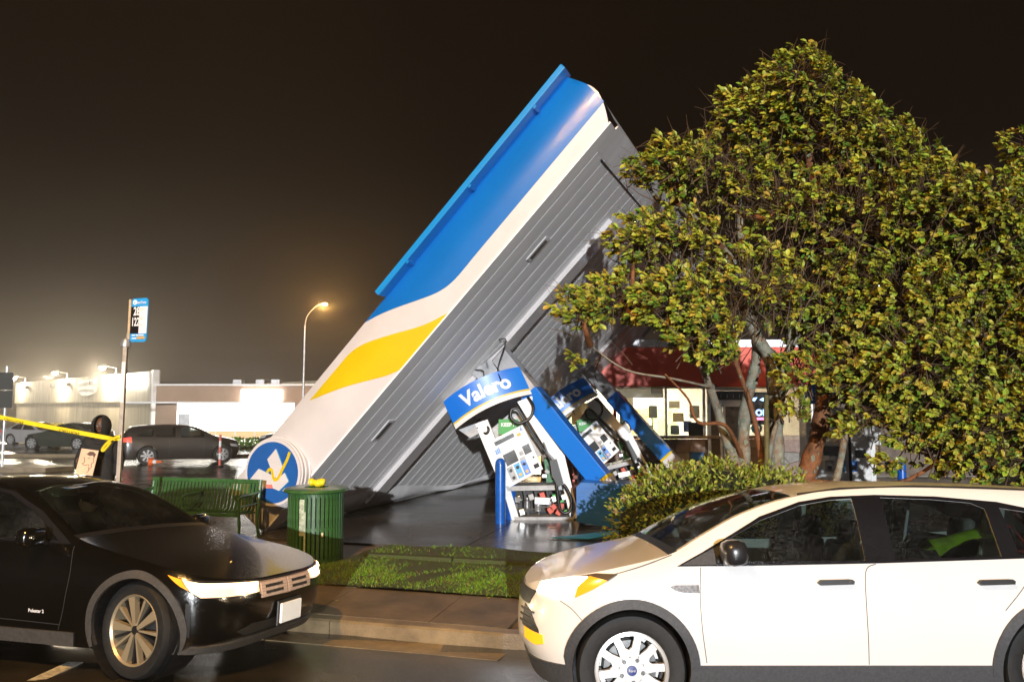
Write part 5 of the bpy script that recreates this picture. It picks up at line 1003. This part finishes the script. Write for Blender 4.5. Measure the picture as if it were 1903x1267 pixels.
for s in (-1,1): hand(drv, (dx-.36,dy+s*.13,.95), (-.8,-s*.2,.3), (0,s*.3,.9), SK2, .6)
# ------------------------------------------------------------------ plants
def leafcol(r):
    q = r.random()
    if q < .55: a, b_ = (.28,.31,.025), (.44,.43,.045)
    elif q < .8: a, b_ = (.07,.12,.014), (.15,.21,.022)
    elif q < .975: a, b_ = (.34,.34,.03), (.44,.41,.06)
    else: a, b_ = (.32,.27,.04), (.38,.31,.05)
    t = r.random(); return tuple(a[i]+(b_[i]-a[i])*t for i in range(3))
LEAF = mat('leaf', (.15,.18,.02), .5, attr='tint', bump=(25,.2)); LEAF.node_tree.nodes['Principled BSDF'].inputs['Coat Weight'].default_value = .1
LEAFS = [mat('leaf_shade_%d' % k, c_, .38, coat=.25) for k, c_ in enumerate(((.20,.22,.025),(.27,.27,.035),(.11,.16,.018),(.32,.26,.04)))]
BARK = mat('bark', (.17,.085,.04), .8, noise=(7,.35,(.30,.32,.25)), bump=(22,.8)); BARKO = mat('bark_orange', (.20,.075,.025), .75, noise=(9,.4), bump=(22,.8)); TWIG = mat('twig', (.075,.045,.022), .75, noise=(12,.3)); LICH = mat('lichen', (.20,.22,.16), .9, noise=(30,.3), bump=(60,.8))
class Leaves:
    def __init__(s): s.v = []; s.f = []; s.c = []; s.n = 0
    def leaf(s, p, d, nrm, L, W_, tint):
        d = Vector(d).normalized(); nrm = Vector(nrm); sd = d.cross(nrm)
        if sd.length < 1e-3: sd = d.orthogonal()
        sd.normalize(); n2 = sd.cross(d); o = s.n; p = Vector(p)
        m0 = p + d*L*.32 - n2*L*.02; m1 = p + d*L*.72 - n2*L*.09; tip = p + d*L - n2*L*.18
        s.v += [p[:], (m0 + sd*W_*.85 + n2*W_*.3)[:], (m0 - sd*W_*.85 + n2*W_*.3)[:], (m1 + sd*W_ + n2*W_*.3)[:], (m1 - sd*W_ + n2*W_*.3)[:], tip[:], m0[:], m1[:]]
        s.f += [(o, o+6, o+1), (o, o+2, o+6), (o+1, o+6, o+7, o+3), (o+2, o+4, o+7, o+6), (o+3, o+7, o+5), (o+4, o+5, o+7)]; s.c += [(*tint, 1)]*8; s.n += 8
    def obj(s, name, m, parent):
        me = bpy.data.meshes.new(name); me.from_pydata(s.v, [], s.f); me.materials.append(m)
        ca = me.color_attributes.new('tint', 'FLOAT_COLOR', 'POINT'); ca.data.foreach_set('color', np.array(s.c, dtype=np.float32).ravel()); return link(name, me, parent)
LM = None
def leaf_mesh(k):
    q = Leaves(); q.leaf((0,0,0), (1,0,0), (0,0,1), 1, .24, (0,0,0)); me = bpy.data.meshes.new('leaf'); me.from_pydata(q.v, [], q.f); me.materials.append(LEAFS[k]); return me
LMS = [leaf_mesh(k) for k in range(4)]
def tree(label, base, lobes, trunks, seed, per=1.0, individual=0, L0=.115):
    r = random.Random(seed); t = thing('tree', label, 'tree', group='broadleaf trees'); lv = Leaves(); tw = MB(); single = []
    for tr in trunks:
        pts = spline(tr['p'], 5); n = len(pts); o = MB().tube(pts, [tr['r']*(1 - .62*i/(n-1))*(1+.10*math.sin(i*2.1)) for i in range(n)], 12).obj('trunk', tr['m'], t, 60)
        li = MB()
        for k in range(tr.get('lich', 0)):
            i = r.randrange(0, n-1); p = pts[i].lerp(pts[i+1], r.random()); rad = tr['r']*(1 - .62*i/(n-1)); a = r.uniform(-2.6,-.5); q = p + Vector((math.cos(a), math.sin(a), 0))*rad*.97; sz = r.uniform(.012,.035)
            li.add([q + Vector((r.gauss(0,.2)*sz + sz*math.cos(j*math.pi/3.5)*-math.sin(a), r.gauss(0,.1)*sz + sz*math.cos(j*math.pi/3.5)*math.cos(a), sz*1.5*math.sin(j*math.pi/3.5))) + Vector((math.cos(a), math.sin(a), 0))*.012 for j in range(7)], [tuple(range(7))])
        if li.v: li.obj('lichen', LICH, o)['kind'] = 'stuff'
    ends = [spline(tr['p'], 5) for tr in trunks]
    for (cx, cy, cz, rad, dens) in lobes:
        c = Vector((cx, cy, cz))
        if rad > .2:
            src = min((p for e in ends for p in e[len(e)//2:]), key=lambda p: (p - c).length + max(0, p.z - c.z)*1.5); mid = src.lerp(c, .5) + Vector((r.gauss(0,.12), r.gauss(0,.12), -.1 + r.gauss(0,.08))); bp = spline([src, mid, c], 5); MB().tube(bp, [.05*(1-.75*i/(len(bp)-1)) for i in range(len(bp))], 7).obj('branch', BARK if r.random() < .5 else BARKO, t, 60)
        for k in range(int(80*rad*(1.35-dens))):
            d = Vector((r.gauss(0,.55), r.gauss(0,.5)-.3, abs(r.gauss(0,1))+.3)).normalized(); st = c + Vector((r.gauss(0,.5)*rad, r.gauss(0,.4)*rad, -rad*r.uniform(.3,1))); L_ = rad*r.uniform(.5,1.5); tw.tube([st, st + d*L_*.5 + Vector((r.gauss(0,.03),0,0)), st + d*L_], [.009,.006,.002], 4)
        ncl = int(52*rad*rad*4*per*dens)
        for k in range(max(4, ncl)):
            d = Vector((r.gauss(0,1), r.gauss(0,1) - .35, r.gauss(0,.85))).normalized(); q = c + Vector((d.x*rad, d.y*rad*.95, d.z*rad*.8))*r.uniform(.55,1.08)**.6*(1+.12*math.sin(7*d.x+cx*5)*math.cos(6*d.z+cz*3))
            st = c + (q - c)*r.uniform(.0,.35) + Vector((r.gauss(0,.06), r.gauss(0,.06), -.12*rad)); md = st.lerp(q, .55) + Vector((r.gauss(0,.04), r.gauss(0,.04), -.03))
            tw.tube([st, md, q], [.008,.006,.003], 4)
            ax_ = ((q - md).normalized() + Vector((-.85, -.1, .15))).normalized(); cb = leafcol(r)
            for j in range(r.randint(9, 15)):
                a = r.uniform(0, 6.283); sp_ = r.uniform(.35, 1.15); o1 = ax_.orthogonal().normalized(); o2 = ax_.cross(o1); ld = (ax_*math.cos(sp_) + (o1*math.cos(a) + o2*math.sin(a))*math.sin(sp_) + Vector((-.55, 0, -.05))).normalized()
                L_ = L0*r.uniform(.45,1.2); tint = tuple(min(1, (cb[i]*.75 + leafcol(r)[i]*.25)*r.uniform(.75,1.15)) for i in range(3)); nr = (Vector((r.gauss(0,.4), -.6 + r.gauss(0,.4), .75)) ).normalized(); pp = q + ax_*r.uniform(-.08,.03)
                if individual and q.y < cy - .2*rad and r.random() < .035 and len(single) < individual: single.append((pp, ld, nr, L_*1.1))
                else: lv.leaf(pp, ld, nr, L_, L_*r.uniform(.22,.34), tint)
            if r.random() < .35:
                for _ in range(2): e = q + Vector((r.gauss(0,.14), r.gauss(0,.1), r.gauss(.04,.12))); tw.tube([q, q.lerp(e,.5)+Vector((0,0,.02)), e], [.004,.003,.002], 3)
    o = lv.obj('crown', LEAF, t); o['kind'] = 'stuff'; o2 = tw.obj('twigs', TWIG, t); o2['kind'] = 'stuff'
    for p, d, nr, L_ in single:
        o = link('leaf', r.choice(LMS), t); s_ = d.cross(nr).normalized(); n2 = s_.cross(d); o.matrix_world = Matrix(((d.x*L_, s_.x*L_, n2.x*L_, p.x), (d.y*L_, s_.y*L_, n2.y*L_, p.y), (d.z*L_, s_.z*L_, n2.z*L_, p.z), (0,0,0,1)))
    return t
XZ = [(3.76,6.28,.55),(3.24,5.77,.62),(4.09,5.56,.76),(4.85,5.27,.62),(2.1,5.12,.48),(1.68,5.05,.26),(2.8,5.05,.69),(3.5,4.62,.76),(4.4,4.48,.9),(5.39,4.62,.76),(6.09,4.55,.69),(1.6,4.19,.41),(2.16,4.12,.62),(.89,3.24,.36),(1.38,3.42,.48),(2.07,3.35,.55),(2.41,3.0,.52),(3.12,3.56,.76),(4.02,3.35,.83),(4.85,3.42,.9),(5.77,3.63,.83),(6.48,3.91,.69),(2.61,2.72,.31),(3.71,2.45,.38),(4.47,2.52,.55),(5.17,2.65,.69),(6.0,2.79,.83),(6.38,1.97,.69),(5.75,1.9,.55),(6.5,1.5,.6),(5.9,1.35,.4),(6.1,2.3,.6),(5.2,2.0,.4),(7.0,2.4,.7),(7.0,3.2,.8),(.82,2.6,.12)]
rl = random.Random(21); lob = []
for i, (x, z, rad) in enumerate(XZ):
    y = 10.2 + rl.uniform(-.45,.45) - (.35 if x < 2.6 else 0); k = y/10.2; dn = {6: .45, 7: .3, 17: .35, 12: .6, 8: .6, 18: .7, 23: .6}.get(i, .95); lob.append((x*k, y, 2 + (z-2)*k, rad*k, dn))
for x, z, rad in ((4.6,1.97,.35),(4.2,1.7,.2),(5.0,1.76,.4),(3.64,1.97,.2),(5.43,1.45,.4),(4.75,1.3,.2),(5.0,2.2,.45),(4.3,2.25,.3),(7.3,4.2,.8)): lob.append((x, 10.2, z, rad, .7))
for x, y, z, rad in ((4.3,11.3,4.6,.9),(3.4,11.2,5.2,.7),(5.6,11.4,4.2,.9),(4.6,11.2,3.2,.8),(2.9,11.1,3.9,.6),(6.2,11.4,2.6,.8),(5.0,11.3,5.2,.6)): lob.append((x, y, z, rad, .3))
tr = [dict(p=[(3.05,10.9,.1),(3.12,10.85,1.1),(3.14,10.8,1.9),(3.30,10.7,2.8),(3.1,10.5,3.9),(3.0,10.4,4.9)], r=.105, m=BARK, lich=40), dict(p=[(3.12,10.85,1.0),(2.85,10.7,1.6),(2.62,10.5,2.2),(2.3,10.2,2.75),(1.6,9.9,3.1)], r=.075, m=BARK, lich=26), dict(p=[(3.62,10.9,.1),(3.56,10.85,1.1),(3.55,10.8,2.0),(3.45,10.6,2.6),(3.2,10.5,3.0),(2.9,10.4,3.9),(2.2,10.2,4.6)], r=.13, m=BARK, lich=45), dict(p=[(3.75,10.9,.1),(3.95,10.85,1.0),(4.17,10.8,1.8),(4.22,10.7,2.8),(4.2,10.5,3.9),(4.0,10.4,5.2),(3.8,10.3,6.0)], r=.14, m=BARKO, lich=50), dict(p=[(3.66,10.95,.1),(3.5,10.9,1.6),(3.75,11.0,2.6),(4.4,11,3.6),(5.3,10.9,4.3)], r=.09, m=BARK, lich=20), dict(p=[(3.3,10.9,.1),(3.35,10.8,1.2),(3.2,10.7,2.0),(2.9,10.6,2.9),(2.7,10.5,4.2)], r=.05, m=BARKO, lich=8), dict(p=[(3.5,10.8,.1),(3.42,10.7,1.3),(3.6,10.6,2.1),(3.7,10.5,3.2)], r=.045, m=BARK, lich=10), dict(p=[(4.1,10.9,.1),(4.4,10.8,1.2),(4.55,10.7,2.2),(4.9,10.6,3.4)], r=.06, m=BARK, lich=10), dict(p=[(3.1,10.8,1.3),(2.75,10.3,1.75),(2.35,10.1,1.8),(2.2,10.0,2.1),(1.9,9.9,2.4)], r=.03, m=BARKO), dict(p=[(2.6,10.4,2.25),(2.0,10.0,2.35),(1.4,9.8,2.45),(.95,9.7,2.75)], r=.018, m=BARK), dict(p=[(3.95,10.85,1.0),(4.5,10.5,.98),(5.1,10.3,1.08),(5.8,10.2,1.6)], r=.045, m=BARKO, lich=4), dict(p=[(4.17,10.8,1.75),(4.7,10.5,2.1),(5.3,10.3,2.5),(6.0,10.2,2.9)], r=.05, m=BARKO, lich=4)]
tree('large windblown tree with yellow green leaves and lichen covered trunks behind the hedge', None, lob, tr, 5, 2.7, 300, .09)
r2 = random.Random(4); tree('second tree whose leaves just enter at the upper right edge', None, [(8.35,12.6,6.2,.42,1),(8.7,12.6,5.6,.6,1),(8.9,12.8,4.8,.8,1),(8.8,12.8,3.9,.8,.8),(9.6,12.8,5.2,.9,.8)], [dict(p=[(9.4,13,.1),(9.3,12.9,2),(9.1,12.8,4),(8.9,12.8,5.4)], r=.13, m=BARK, lich=10)], 8, 1.5)
o = MB().cyl((3.33,10.55,.05),(3.36,10.55,2.15),.035,.033,10).obj('tree_stake', mat('stake_wood', (.12,.10,.035), .8, noise=(8,.4), bump=(30,.4)), None, 40); tag(o, 'mossy wooden stake standing among the tree trunks', 'stake')
# clipped shrub in front of the tree
hd = thing('hedge', 'dense glossy green shrub between the blue bin and the white SUV', 'hedge'); lv = Leaves(); r = random.Random(12)
hl_ = [(1.78,9.8,.5,.62),(2.05,9.9,.62,.68),(2.55,9.95,.66,.70),(3.1,10.0,.62,.66),(3.55,10.0,.5,.55),(1.62,9.5,.2,.40),(2.0,9.4,.3,.5),(2.5,9.4,.35,.5),(3.3,9.5,.35,.5)]
GC = [((.11,.16,.015),(.2,.26,.02)),((.24,.29,.03),(.36,.38,.05)),((.22,.17,.06),(.33,.24,.12))]
for (x, y, z, rad) in hl_:
    for k in range(int(5200*rad*rad)):
        d = Vector((r.gauss(0,1), r.gauss(0,1)-.3, r.gauss(0,1)+.15)).normalized(); q = Vector((x, y, z)) + Vector((d.x*rad, d.y*rad, d.z*rad))*(r.uniform(.80,1.03) if r.random() < .985 else r.uniform(1.03,1.18))*(1 + .09*math.sin(9*d.x+3*x)*math.cos(8*d.z))
        if q.z < .1: continue
        if any((q - Vector((a, b_, c_))).length < e*.78 for a, b_, c_, e in hl_): continue
        u = r.random(); ca_, cb_ = GC[0] if u < .5 else GC[1] if u < .9 else GC[2]; t_ = r.random(); tint = tuple(ca_[i]+(cb_[i]-ca_[i])*t_ for i in range(3))
        lv.leaf(q, d + Vector((r.gauss(0,.55), r.gauss(0,.55), r.gauss(.25,.5))), (r.gauss(0,.5), -.5+r.gauss(0,.5), .8), r.uniform(.045,.08), r.uniform(.010,.016), tint)
o = lv.obj('foliage', LEAF, hd); o['kind'] = 'stuff'
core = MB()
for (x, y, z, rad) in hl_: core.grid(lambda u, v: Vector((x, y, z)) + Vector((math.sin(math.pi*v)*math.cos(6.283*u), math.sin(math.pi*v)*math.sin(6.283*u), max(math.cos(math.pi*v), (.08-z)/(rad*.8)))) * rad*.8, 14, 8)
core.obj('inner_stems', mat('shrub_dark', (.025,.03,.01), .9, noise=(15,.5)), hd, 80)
# ------------------------------------------------------------------ wet night air
hz = MB().box((-30, 66, 4.6), (240, 168, 16.4)).obj('haze', None); hz['kind'] = 'stuff'
hm = bpy.data.materials.new('haze'); hm.use_nodes = True; hn = hm.node_tree.nodes; hn.clear(); ho = hn.new('ShaderNodeOutputMaterial'); pv = hn.new('ShaderNodeVolumePrincipled')
pv.inputs['Color'].default_value = (.95, .90, .85, 1); pv.inputs['Density'].default_value = .0027; pv.inputs['Anisotropy'].default_value = .72
hm.node_tree.links.new(pv.outputs[0], ho.inputs['Volume']); hz.data.materials.clear(); hz.data.materials.append(hm)
sc.cycles.volume_bounces = 0; sc.cycles.volume_step_rate = 8
